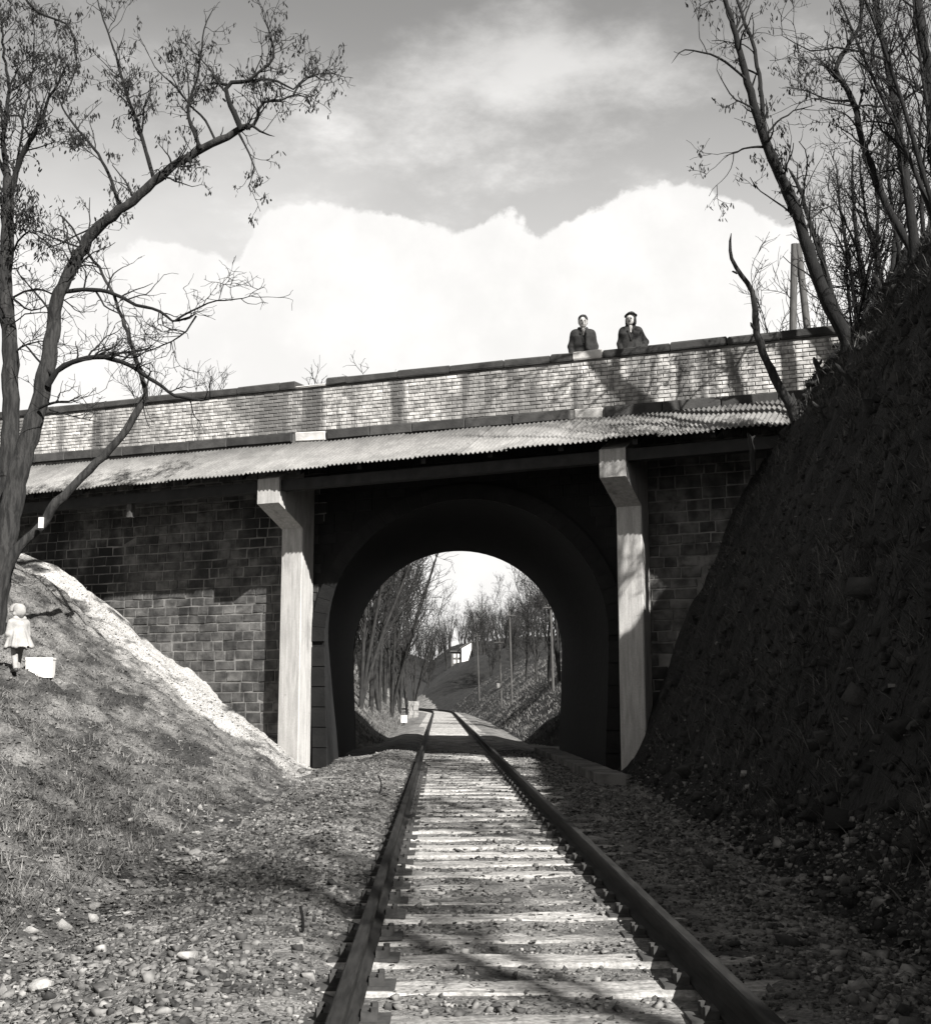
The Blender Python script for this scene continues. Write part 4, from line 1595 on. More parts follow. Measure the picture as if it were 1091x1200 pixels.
# stumps and broken sticks on the right bank
ST = [(962, 448, 952, 418, 0.13, 20.4, 'short dark stump against the parapet near the leaning tree'),
      (1000, 452, 978, 425, 0.09, 19.4, 'broken forked stump on the upper right bank'),
      (968, 498, 952, 470, 0.08, 19.0, 'splintered stump below the dead snag'),
      (882, 536, 876, 508, 0.10, 20.2, 'pale peeling stub at the edge of the canopy'),
      (1036, 345, 1022, 318, 0.13, 20.6, 'dark stump on the skyline of the right bank')]
for (xa, ya, xb, yb, w_, Dp, lab) in ST:
    gp = ground_on_ray(xa, ya, 8.0, 23.0)
    Dp = gp[1] if gp else Dp
    P0 = at(xa, ya, Dp)
    gz_ = H(P0.x, P0.y)
    e = tree_thing((P0.x, P0.y, gz_), lab, None, 'stump', 'stump')
    C0 = limb([(xa, ya), ((xa + xb) / 2 + 2, (ya + yb) / 2), (xb, yb)], Dp, w_, w_ * 0.7, 0.0)
    ft = C0[0].copy()
    ft[2] = gz_ - 0.2 if gp else ft[2] - 0.3
    C0 = np.vstack([ft[None], C0])
    C1 = limb([((xa + xb) / 2, (ya + yb) / 2), ((xa + xb) / 2 + 6, (ya + yb) / 2 - 12), ((xa + xb) / 2 + 7, yb + 2)], Dp, w_ * 0.5, w_ * 0.2, 0.0)
    tubes('trunk', [C0], 8, MT['bark'], e)
    tubes('side_shoot', [C1], 6, MT['bark'], e)

# --- generic bare trees for the distance
def far_tree_meshes(seed, hgt, spread, dens=1.0, fork=3):
    global rng
    old = rng
    rng = np.random.default_rng(seed)
    n_ = 14
    trunks = []
    for f_ in range(fork):
        t = np.linspace(0, 1, n_)
        ax_, ay_ = rng.normal(0, spread, 2)
        P = np.stack([ax_ * t ** 1.3, ay_ * t ** 1.3, hgt * t * rng.uniform(0.8, 1.0), (0.017 * hgt / math.sqrt(fork) * 1.3) * (1 - 0.86 * t) / 1.6], 1)
        P[:, :2] += np.cumsum(rng.normal(0, 0.05 * hgt / 10, (n_, 2)), 0) * t[:, None]
        trunks.append(P)
    k1 = grow(trunks, 2.2 * dens * 10 / hgt, (0.16 * hgt, 0.34 * hgt), (0.4, 0.95), 8, 0.55, 0.020, 0.16, 0.32, tmin=0.18, rmax=0.06)
    k2 = grow(k1, 3.0 * dens * 10 / hgt, (0.08 * hgt, 0.17 * hgt), (0.4, 1.0), 6, 0.6, 0.016, 0.2, 0.2, rmax=0.03)
    k3 = grow(k2, 3.6 * dens * 10 / hgt, (0.04 * hgt, 0.09 * hgt), (0.4, 1.1), 4, 0.6, 0.012, 0.22, 0.12, rmax=0.018)
    res = []
    for (nm, ls, sd) in (('trunk', trunks, 7), ('crown', k1 + k2 + k3, 3)):
        by = {}
        for C in ls:
            by.setdefault(len(C), []).append(C)
        Vs, Fs = [], []
        for q, Ls_ in by.items():
            A = np.array(Ls_)
            V, Fq = sweep(A[:, :, :3], A[:, :, 3], sd)
            Vs.append(V)
            Fs.append(Fq)
        o = np_obj(nm, Vs, Fs, MT['ftwig'])
        res.append(o.data)
        bpy.data.objects.remove(o)
    rng = old
    return res


FT = [far_tree_meshes(101, 11, 1.2, 1.0, 3), far_tree_meshes(102, 13, 1.6, 0.9, 4), far_tree_meshes(103, 9, 0.8, 1.1, 2), far_tree_meshes(104, 6, 1.5, 0.75, 6)]


FTD = []
for pair in FT:
    cp = []
    for me in pair:
        m2 = me.copy()
        m2.materials.clear()
        m2.materials.append(MT['dbark'])
        cp.append(m2)
    FTD.append(cp)


def far_tree(kind, x, y, s, rz, label, group, lean=(0, 0), name='bare_tree', dark=False):
    e = empty(name, (x, y, H(x, y) - 0.1))
    tag(e, label, 'tree', group)
    e.rotation_euler = (lean[0], lean[1], rz)
    for me, nm in zip((FTD if dark else FT)[kind], ('trunk', 'crown')):
        o = bpy.data.objects.new(nm, me)
        COL.objects.link(o)
        o.parent = e
        o.scale = (s, s, s)
    return e


fx = lambda px, Y: (px - 514) / F_PX * Y
LFT = [(424, 47, 1, 0.9), (436, 52, 0, 1.0), (446, 58, 1, 0.95), (428, 62, 2, 1.2), (460, 66, 1, 0.95), (452, 76, 0, 1.1), (470, 84, 1, 1.05), (440, 90, 1, 1.2), (478, 98, 0, 1.1), (486, 116, 1, 0.9), (412, 54, 0, 1.1), (464, 104, 2, 1.5)]
grpL = 'bare trees on the left beyond the tunnel'
for i, (px, Y, kd, s) in enumerate(LFT):
    far_tree(kd, fx(px, Y), Y, s, i * 1.3, ['nearest tall bare tree at the left edge of the tunnel opening', 'slim bare tree second from the tunnel edge', 'bare tree seen third from the left edge through the tunnel',
             'narrow bare tree low at the left of the tunnel view', 'bare tree arching right over the line through the tunnel', 'bare tree behind the arching one beyond the tunnel',
             'distant bare tree above the stone pier beyond the tunnel', 'bare tree deep in the wood on the left beyond the tunnel', 'small distant bare tree just left of the far house',
             'farthest bare tree beside the far end of the track', 'bare tree half hidden behind the left tunnel wall', 'slender bare tree in the gap before the far house'][i], grpL, (0, random.uniform(-0.05, 0.08)))
for i, (px, Y, s) in enumerate([(420, 50, 0.5), (434, 57, 0.55), (448, 68, 0.5), (458, 80, 0.55), (468, 95, 0.6), (440, 72, 0.7)]):
    far_tree(3, fx(px, Y) - 0.4, Y, s, i * 1.1, ['nearest leafless shrub under the left trees beyond the tunnel', 'second leafless shrub under the left trees beyond the tunnel', 'third leafless shrub under the left trees beyond the tunnel', 'fourth leafless shrub under the left trees beyond the tunnel', 'farthest leafless shrub under the left trees beyond the tunnel', 'tallest leafless shrub deep among the left trees beyond the tunnel'][i], 'undergrowth beyond the tunnel', name='shrub')
RFT = [(642, 60, 2, 0.75), (628, 70, 2, 0.7), (655, 52, 0, 0.75), (600, 100, 2, 0.6), (575, 128, 0, 0.6), (562, 150, 2, 0.8), (616, 85, 2, 0.7), (590, 150, 0, 0.8), (566, 320, 1, 1.4), (524, 330, 0, 1.5), (503, 190, 1, 0.7), (620, 145, 0, 0.9), (640, 120, 0, 0.9)]
for i, (px, Y, kd, s) in enumerate(RFT):
    far_tree(kd, fx(px, Y), Y, s, i * 2.1, ['thin bare tree on the right bank through the tunnel', 'thin bare tree left of the right tunnel edge', 'bare tree at the right edge of the tunnel opening', 'small tree on the far right bank below the poles',
             'slender bare tree right of the far house', 'small tree nearest beside the far house', 'slender tree between the far telegraph poles', 'bare tree on the hill behind the poles', 'bare tree right behind the far house',
             'bare tree on the skyline behind the far house', 'distant bare tree where the track ends', 'bare tree on the hill skyline at right through the tunnel', 'bare tree above the far right bank'][i], 'bare trees on the right beyond the tunnel', (0, random.uniform(-0.06, 0.04)))
FW = far_tree_meshes(105, 10, 1.6, 0.45, 3)
wv, wf, off_ = [], [], 0
for me in FW:
    co = np.empty(len(me.vertices) * 3, np.float32)
    me.vertices.foreach_get('co', co)
    lp = np.empty(len(me.loops), np.int32)
    me.loops.foreach_get('vertex_index', lp)
    wv.append(co.reshape(-1, 3))
    wf.append(lp.reshape(-1, 4) + off_)
    off_ += len(wv[-1])
wv = np.vstack(wv)
wv[:, :2] *= 1.5
wf = np.vstack(wf)
Vs, Fs = [], []
for i in range(110):
    y_ = random.uniform(335, 460)
    x_ = fx(random.uniform(490, 640), y_)
    if y_ < 350 and abs(x_ - fx(545, y_)) < 5:
        continue
    a_, sc_ = random.uniform(0, 6), random.uniform(0.8, 1.35)
    R_ = np.array([[math.cos(a_), -math.sin(a_), 0], [math.sin(a_), math.cos(a_), 0], [0, 0, 1]])
    Vs.append(wv @ R_.T * sc_ + np.array([x_, y_, H(x_, y_) - 0.2]))
    Fs.append(wf)
tag(np_obj('far_wood', Vs, Fs, MT['ftwig']), 'distant bare wood on the hillside behind the far house', kind='stuff')
# trees behind the bridge seen above the parapet
BK = [(205, 46, 0, 0.82, 'slim bare tree rising behind the parapet on the left'), (262, 52, 2, 0.98, 'small bare tree behind the parapet right of the locust branches'), (108, 50, 3, 1.0, 'low bushy tree behind the parapet between the locust stems'),
      (845, 48, 3, 1.25, 'small leafless bush behind the parapet right of the woman'), (905, 44, 2, 1.0, 'bare tree behind the twin pole at the right'), (985, 42, 0, 0.95, 'bare tree behind the right end of the parapet'), (1040, 46, 1, 0.9, 'tall bare tree behind the thicket on the right'), (1078, 40, 0, 1.0, 'bare tree behind the right edge trunks')]
for i, (px, Y, kd, s, lab) in enumerate(BK):
    far_tree(kd, fx(px, Y), Y, s, i * 0.9, lab, 'bare trees behind the bridge', dark=True)
# trees on the right bank beside and behind the camera: their shadows fall across the track
for i, (x, y, kd, s, lab) in enumerate([(8.2, -1.5, 1, 0.62, 'bare tree on the right bank beside the viewer'), (7.0, -6.0, 0, 0.8, 'bare tree on the right bank behind the viewer'),
                                        (9.5, 5.0, 0, 0.75, 'bare tree on the right bank just outside the frame'), (8.6, 9.5, 1, 0.6, 'bare tree on the right bank outside the frame toward the bridge')]):
    far_tree(kd, x, y, s, i * 1.7, lab, 'trees shading the track', dark=True)


far_tree(2, 6.55, 19.0, 0.30, 0.5, 'low leafless bush added on the upper right bank to shade the right column', None, name='bush', dark=True)  # added so its twigs shade the right column
far_tree(1, 7.15, 16.8, 0.50, 2.0, 'twiggy tree added on the bank crest outside the right edge to cast shade', 'trees on the right bank', dark=True)  # shade caster added outside the frame for the right column and bracket


# ------------------------------------------------------------------ poles
def tube_obj(name, pts_, radii, sides, mat, parent):
    V, Fq = sweep(np.array([pts_], float), np.array([radii], float), sides)
    o = np_obj(name, [V], [Fq], mat, None, sides > 5)
    keep(o, parent)
    return o


Yp = 40.0
pb = at(937, 400, Yp)
zt = at(937, 286, Yp).z
pole = empty('utility_pole', (pb.x, pb.y, H(pb.x, pb.y)))
tag(pole, 'weathered twin-legged wooden pole standing behind the parapet at the right', 'utility pole')
zg = H(pb.x, pb.y)
sl = (zt - zg)
kx = (at(944, 386, Yp).x - at(935, 290, Yp).x) / (zt - at(944, 386, Yp).z)
for sgn, xb in ((-1, at(929, 386, Yp).x), (1, at(946, 386, Yp).x)):
    xt = at(931 if sgn < 0 else 935, 286, Yp).x
    zr = at(937, 386, Yp).z
    xg = xt + (xb - xt) * (zt - zg) / (zt - zr)
    tube_obj('leg', [(xg, Yp, zg - 0.3), ((xg + xt) / 2, Yp, (zg + zt) / 2), (xt, Yp, zt)], [0.15, 0.13, 0.115], 9, MT['pole'], pole)
mb = MB()
mb.box(pb.x - 0.45, pb.x + 0.35, Yp - 0.06, Yp + 0.06, zt - 3.2, zt - 3.05)
keep(mb.build('crossbrace', MT['pole']), pole)


def telegraph(px, pyb, pyt, Y, label, arms):
    b = at(px, pyb, Y)
    t = at(px - 3, pyt, Y)
    gz_ = H(b.x, b.y)
    e = empty('telegraph_pole', (b.x, b.y, gz_))
    tag(e, label, 'telegraph pole', 'telegraph poles beyond the tunnel')
    tube_obj('pole', [(b.x, Y, gz_ - 0.3), ((b.x + t.x) / 2, Y, (gz_ + t.z) / 2), (t.x, Y, t.z)], [0.06, 0.055, 0.045], 7, MT['pole'], e)
    for a in range(arms):
        za = t.z - 0.25 - 0.5 * a
        mb_ = MB()
        mb_.box(t.x - 0.3, t.x + 0.3, Y - 0.10, Y - 0.05, za - 0.025, za + 0.025)
        arm = keep(mb_.build('crossarm', MT['pole']), e)
        for k_ in (-0.24, 0.24):
            V, Fq = sweep(np.array([[(t.x + k_, Y - 0.09, za + 0.04), (t.x + k_, Y - 0.09, za + 0.12), (t.x + k_, Y - 0.09, za + 0.2)]]), np.array([[0.075, 0.085, 0.04]]), 7)
            o_ = np_obj('insulator', [V], [Fq], MT['porcelain'], None, True)
            o_.parent = arm
            o_.matrix_parent_inverse = arm.matrix_parent_inverse
    return e


telegraph(588, 797, 748, 75, 'telegraph pole with white insulators left of the pair beyond the tunnel', 1)
telegraph(600, 794, 716, 68, 'tall bare telegraph pole right of the insulated one beyond the tunnel', 1)
telegraph(562, 790, 742, 110, 'distant telegraph pole in front of the hillside beyond the tunnel', 1)
telegraph(648, 760, 705, 50, 'telegraph pole with white insulators at the right edge of the tunnel view', 1)

# ------------------------------------------------------------------ far house, stone pier, marker post, drain slab
Yh = 300
h0 = at(545, 777, Yh)
hz = h0.z
hse = empty('house', (h0.x, Yh, hz - 1))
tag(hse, 'small distant house with a white gable on the hill seen through the tunnel', 'house')
x0, x1 = at(529, 775, Yh).x, at(553, 775, Yh).x
xg = at(541, 775, Yh).x
HB, HT = hz - 3, at(535, 764, Yh).z


def hpart(name, mb_, mat, par=None):
    o_ = keep(mb_.build(name, mat), hse)
    if par is not None:
        o_.parent = par
        o_.matrix_parent_inverse = par.matrix_parent_inverse
    return o_


mb = MB()
mb.box(x0, xg, Yh + 1, Yh + 6, HB, HT)
wall = hpart('wall', mb, MT['hbrick'])
xr_, zr_ = x1 - 0.1, at(550, 753, Yh).z
zl_ = at(541, 760, Yh).z
mb = MB()
fr = [(xg, HB), (xr_ - 0.9, HB), (xr_ - 0.9, HB + 3.2), (xr_, zr_ - 1.6), (xr_, zr_), (xg, zl_)]
vs = [(x, yv, z_) for yv in (Yh, Yh + 6) for (x, z_) in fr]
mb.add(vs, [tuple(range(5, -1, -1)), tuple(range(6, 12))] + [(i, (i + 1) % 6, 6 + (i + 1) % 6, 6 + i) for i in range(6)])
gab = hpart('gable_wall', mb, MT['plaster'])
gab['label'] = 'bright white plastered gable'
mb = MB()
mb.add([(xg - 0.5, Yh - 0.3, zl_ - 0.1), (x1 + 0.1, Yh - 0.3, zr_ + 0.15), (x1 + 0.1, Yh + 6.3, zr_ + 0.15), (xg - 0.5, Yh + 6.3, zl_ - 0.1),
        (xg - 0.5, Yh - 0.3, zl_ + 0.25), (x1 + 0.1, Yh - 0.3, zr_ + 0.5), (x1 + 0.1, Yh + 6.3, zr_ + 0.5), (xg - 0.5, Yh + 6.3, zl_ + 0.25)],
       [(3, 2, 1, 0), (4, 5, 6, 7), (0, 1, 5, 4), (1, 2, 6, 5), (2, 3, 7, 6), (3, 0, 4, 7)])
roof = hpart('roof', mb, MT['roof'])
mb = MB()
mb.box(x0 - 0.3, xg + 0.1, Yh + 0.6, Yh + 6.3, HT, HT + 0.3)
hpart('lean_to_roof', mb, MT['roof'])
mb = MB()
mb.box(x0 + 1.0, x0 + 1.5, Yh + 3, Yh + 3.5, HT + 0.2, HT + 1.4)
hpart('chimney', mb, MT['hbrick'], roof)
for wx in (x0 + 0.5, x0 + 1.5):
    for wz in (HT - 1.3, HT - 2.7):
        mb = MB()
        mb.box(wx, wx + 0.55, Yh + 0.94, Yh + 1.05, wz, wz + 0.8)
        w_ = hpart('window', mb, MT['white'])
        mb = MB()
        mb.box(wx + 0.05, wx + 0.50, Yh + 0.90, Yh + 0.96, wz + 0.05, wz + 0.55)
        hpart('pane', mb, MT['glass'], w_)


def ground_thing(px, Y):
    x_ = fx(px, Y)
    return x_, Y, H(x_, Y)


x_, y_, z_ = ground_thing(485, 84)
pier = empty('stone_pier', (x_, y_, z_))
tag(pier, 'small pale stone pier standing left of the track beyond the tunnel', 'pier')
rs = random.Random(3)
pm_ = material('pier_stone', 0.18, 0.34, 5.0, 0.9, piece=0.35)
for r_ in range(4):
    for c_i in range(2):
        mb = MB()
        wv = 0.36
        xo = x_ - 0.36 + c_i * wv + (0.05 if r_ % 2 else 0)
        mb.box(xo + 0.01, xo + wv - 0.01 + rs.uniform(-0.03, 0), y_ - 0.35 + rs.uniform(-0.03, 0.03), y_ + 0.35, z_ - 0.1 + r_ * 0.3 + 0.008, z_ - 0.1 + (r_ + 1) * 0.3 - 0.008)
        keep(mb.build('stone_block', pm_), pier)
bush = far_tree(3, fx(478, 82), 82, 0.22, 0.4, 'small pale shrub beside the stone pier beyond the tunnel', None, name='shrub')
x_, y_, z_ = ground_thing(474.5, 62)
mk = empty('marker_post', (x_, y_, z_))
tag(mk, 'short white marker post on the left verge beyond the tunnel', 'marker post')
mb = MB()
mb.box(x_ - 0.05, x_ + 0.05, y_ - 0.04, y_ + 0.04, z_ - 0.2, z_ + 0.25)
keep(mb.build('post', MT['iron']), mk)
mb = MB()
mb.box(x_ - 0.15, x_ + 0.15, y_ - 0.07, y_ - 0.041, z_ + 0.14, z_ + 0.50)
keep(mb.build('plate', MT['white']), mk)
# small white sign on the far right bank
rr = ground_on_ray(585, 806, 36.8, 110)
if rr:
    x_, y_, z_ = rr
    mk = empty('marker_stone', (x_, y_, z_))
    tag(mk, 'pale boundary stone on the far right bank beyond the tunnel', 'marker stone')
    mb = MB()
    mb.add([(x_ - 0.14, y_ - 0.1, z_ - 0.2), (x_ + 0.1, y_ - 0.1, z_ - 0.2), (x_ + 0.1, y_ + 0.1, z_ - 0.2), (x_ - 0.14, y_ + 0.1, z_ - 0.2),
            (x_ - 0.2, y_ - 0.08, z_ + 0.38), (x_ + 0.12, y_ - 0.1, z_ + 0.32), (x_ + 0.12, y_ + 0.1, z_ + 0.32), (x_ - 0.2, y_ + 0.08, z_ + 0.38)],
           [(3, 2, 1, 0), (4, 5, 6, 7), (0, 1, 5, 4), (1, 2, 6, 5), (2, 3, 7, 6), (3, 0, 4, 7)])
    keep(mb.build('block', MT['pale_stone']), mk)
# concrete drain edge at the right tunnel foot
sl_ = empty('drain_kerb', (2.35, 22.5, -0.3))
tag(sl_, 'dusty concrete drain kerb leading into the tunnel right of the track', 'kerb')
yk = 20.2
while yk < 30:
    mb = MB()
    xk = 2.55 - 0.02 * (yk - 20)
    mb.box(xk, xk + 0.45, yk + 0.01, yk + 1.18, -0.45, -0.13 + random.uniform(-0.01, 0.01))
    keep(mb.build('kerb_slab', MT['mortar']), sl_)
    yk += 1.2


# ------------------------------------------------------------------ people: one continuous surface from a distance field
def surface_nets(fun, lo, hi, res):
    lo = np.array(lo, float)
    hi = np.array(hi, float)
    n_ = np.ceil((hi - lo) / res).astype(int) + 1
    ax_ = [lo[i] + res * np.arange(n_[i]) for i in range(3)]
    X = np.stack(np.meshgrid(*ax_, indexing='ij'), -1)
    Dv = fun(X)
    ins = Dv < 0
    cs = [(0, 0, 0), (1, 0, 0), (0, 1, 0), (1, 1, 0), (0, 0, 1), (1, 0, 1), (0, 1, 1), (1, 1, 1)]
    sl3 = lambda A, c: A[c[0]:A.shape[0] - 1 + c[0], c[1]:A.shape[1] - 1 + c[1], c[2]:A.shape[2] - 1 + c[2]]
    cnt = sum(sl3(ins, c).astype(int) for c in cs)
    act = (cnt > 0) & (cnt < 8)
    idx = -np.ones(act.shape, int)
    idx[act] = np.arange(act.sum())
    acc = np.zeros(act.shape + (3,))
    num = np.zeros(act.shape)
    for i in range(8):
        for j in range(i + 1, 8):
            df = np.array(cs[j]) - np.array(cs[i])
            if np.abs(df).sum() != 1:
                continue
            da = sl3(Dv, cs[i])
            db = sl3(Dv, cs[j])
            cr = (da < 0) != (db < 0)
            t = np.where(cr, da / (da - db + 1e-12), 0)
            acc += np.where(cr[..., None], np.array(cs[i]) + t[..., None] * df, 0)
            num += cr
    V = (np.argwhere(act) + acc[act] / num[act][:, None]) * res + lo
    Fs = []
    for a in range(3):
        b, c = (a + 1) % 3, (a + 2) % 3
        s0 = [slice(None)] * 3
        s1 = [slice(None)] * 3
        s0[a] = slice(0, -1)
        s1[a] = slice(1, None)
        cr = ins[tuple(s0)] != ins[tuple(s1)]
        fl = ins[tuple(s0)]
        w = np.argwhere(cr)
        w = w[(w[:, b] > 0) & (w[:, c] > 0) & (w[:, b] < n_[b] - 1) & (w[:, c] < n_[c] - 1)]
        eb = np.zeros(3, int)
        eb[b] = 1
        ec = np.zeros(3, int)
        ec[c] = 1
        q = np.stack([idx[tuple((w - eb - ec).T)], idx[tuple((w - ec).T)], idx[tuple(w.T)], idx[tuple((w - eb).T)]], 1)
        f_ = fl[tuple(w.T)]
        q[~f_] = q[~f_][:, ::-1]
        Fs.append(q)
    return V, np.vstack(Fs)


def sd_field(prims):
    """smooth union of tapered capsules and elliptical cones; each shape is evaluated only near itself"""
    def fun(X):
        Dv = np.full(X.shape[:3], 0.12)
        axs = (X[:, 0, 0, 0], X[0, :, 0, 1], X[0, 0, :, 2])
        for pr_ in prims:
            _, a, b, ra, rb, k_ = pr_
            a = np.array(a, float)
            b = np.array(b, float)
            rm = max(np.max(ra), np.max(rb)) + 0.07
            blk = tuple(slice(max(0, int(np.searchsorted(axs[i], min(a[i], b[i]) - rm))), int(np.searchsorted(axs[i], max(a[i], b[i]) + rm)) + 1) for i in range(3))
            Xb = X[blk]
            if Xb.size == 0:
                continue
            D0_ = Dv[blk]
            if pr_[0] == 'c':
                ab = b - a
                W = Xb - a
                t = np.clip((W @ ab) / (ab @ ab), 0, 1)
                W = W - t[..., None] * ab
                d_ = np.sqrt(np.einsum('...i,...i', W, W)) - (ra + (rb - ra) * t)
            else:
                t = np.clip((Xb[..., 2] - a[2]) / (b[2] - a[2]), 0, 1)
                rx = ra[0] + (rb[0] - ra[0]) * t
                ry = ra[1] + (rb[1] - ra[1]) * t
                l_ = np.sqrt(((Xb[..., 0] - a[0] - (b[0] - a[0]) * t) / rx) ** 2 + ((Xb[..., 1] - a[1] - (b[1] - a[1]) * t) / ry) ** 2)
                d_ = np.maximum((l_ - 1) * np.minimum(rx, ry), np.maximum(a[2] - Xb[..., 2], Xb[..., 2] - b[2]))
            if k_ < 0:                    # carve
                Dv[blk] = np.maximum(D0_, -d_)
            elif k_ == 0:
                Dv[blk] = np.minimum(D0_, d_)
            else:
                h_ = np.clip(0.5 + 0.5 * (D0_ - d_) / k_, 0, 1)
                Dv[blk] = D0_ * (1 - h_) + d_ * h_ - k_ * h_ * (1 - h_)
        return Dv
    return fun


def head_prims(c, yaw, s=1.0, pitch=0.0):
    """head facing -y before turning; returns prims and a transform"""
    M_ = Matrix.Rotation(yaw, 3, 'Z') @ Matrix.Rotation(pitch, 3, 'X')

    def T(x, y, z):
        v = M_ @ Vector((x * s, y * s, z * s))
        return (c[0] + v.x, c[1] + v.y, c[2] + v.z)
    pr_ = [('c', T(0, 0.015, 0.035), T(0, 0.01, 0.03), 0.088 * s, 0.088 * s, 0.03),
           ('c', T(0, -0.02, -0.02), T(0, -0.035, -0.085), 0.070 * s, 0.042 * s, 0.04),
           ('c', T(-0.03, -0.03, -0.06), T(0.03, -0.03, -0.06), 0.042 * s, 0.042 * s, 0.03),
           ('c', T(0, -0.085, 0.012), T(0, -0.108, -0.028), 0.010 * s, 0.016 * s, 0.012),       # nose
           ('c', T(-0.03, -0.088, 0.022), T(0.03, -0.088, 0.022), 0.010 * s, 0.010 * s, 0.012),   # brow
           ('c', T(-0.018, -0.085, -0.062), T(0.018, -0.085, -0.062), 0.009 * s, 0.009 * s, 0.008)]
    for sx in (-1, 1):
        pr_.append(('c', T(sx * 0.085, 0.015, 0.02), T(sx * 0.085, 0.01, -0.03), 0.016 * s, 0.012 * s, 0.01))
        pr_.append(('c', T(sx * 0.033, -0.092, 0.002), T(sx * 0.034, -0.092, 0.002), 0.013 * s, 0.013 * s, -1))
    return pr_, T


def hand_prims(w, d, sgn, s=1.0, curl=0.5):
    """w wrist, d forearm direction (down), thumbs forward: palm + five fingers"""
    d = Vector(d).normalized()
    fwd = Vector((0, -1, 0))
    out = d.cross(fwd).normalized() * sgn
    W = Vector(w)
    pr_ = [('c', tuple(W), tuple(W + d * 0.085 * s), 0.026 * s, 0.032 * s, 0.02)]
    for i, ln in enumerate((0.072, 0.08, 0.074, 0.058)):
        b = W + d * 0.09 * s + fwd * (0.030 - 0.02 * i) * s
        m1 = b + (d * 0.9 - out * 0.25 * curl) * ln * 0.5 * s
        m2 = m1 + (d * 0.7 - out * 0.8 * curl) * ln * 0.5 * s
        pr_.append(('c', tuple(b), tuple(m1), 0.0095 * s, 0.0088 * s, 0.006))
        pr_.append(('c', tuple(m1), tuple(m2), 0.0088 * s, 0.0072 * s, 0.004))
    b = W + d * 0.03 * s + fwd * 0.028 * s
    m1 = b + (d * 0.6 + fwd * 0.7) * 0.04 * s
    m2 = m1 + (d * 0.9 + fwd * 0.2 - out * 0.3) * 0.032 * s
    pr_.append(('c', tuple(b), tuple(m1), 0.0125 * s, 0.011 * s, 0.008))
    pr_.append(('c', tuple(m1), tuple(m2), 0.0105 * s, 0.008 * s, 0.005))
    return pr_


def sd_obj(name, prims, res, mat, parent, lo, hi):
    V, Fq = surface_nets(sd_field(prims), lo, hi, res)
    o_ = np_obj(name, [V], [Fq], mat, parent, True)
    return o_


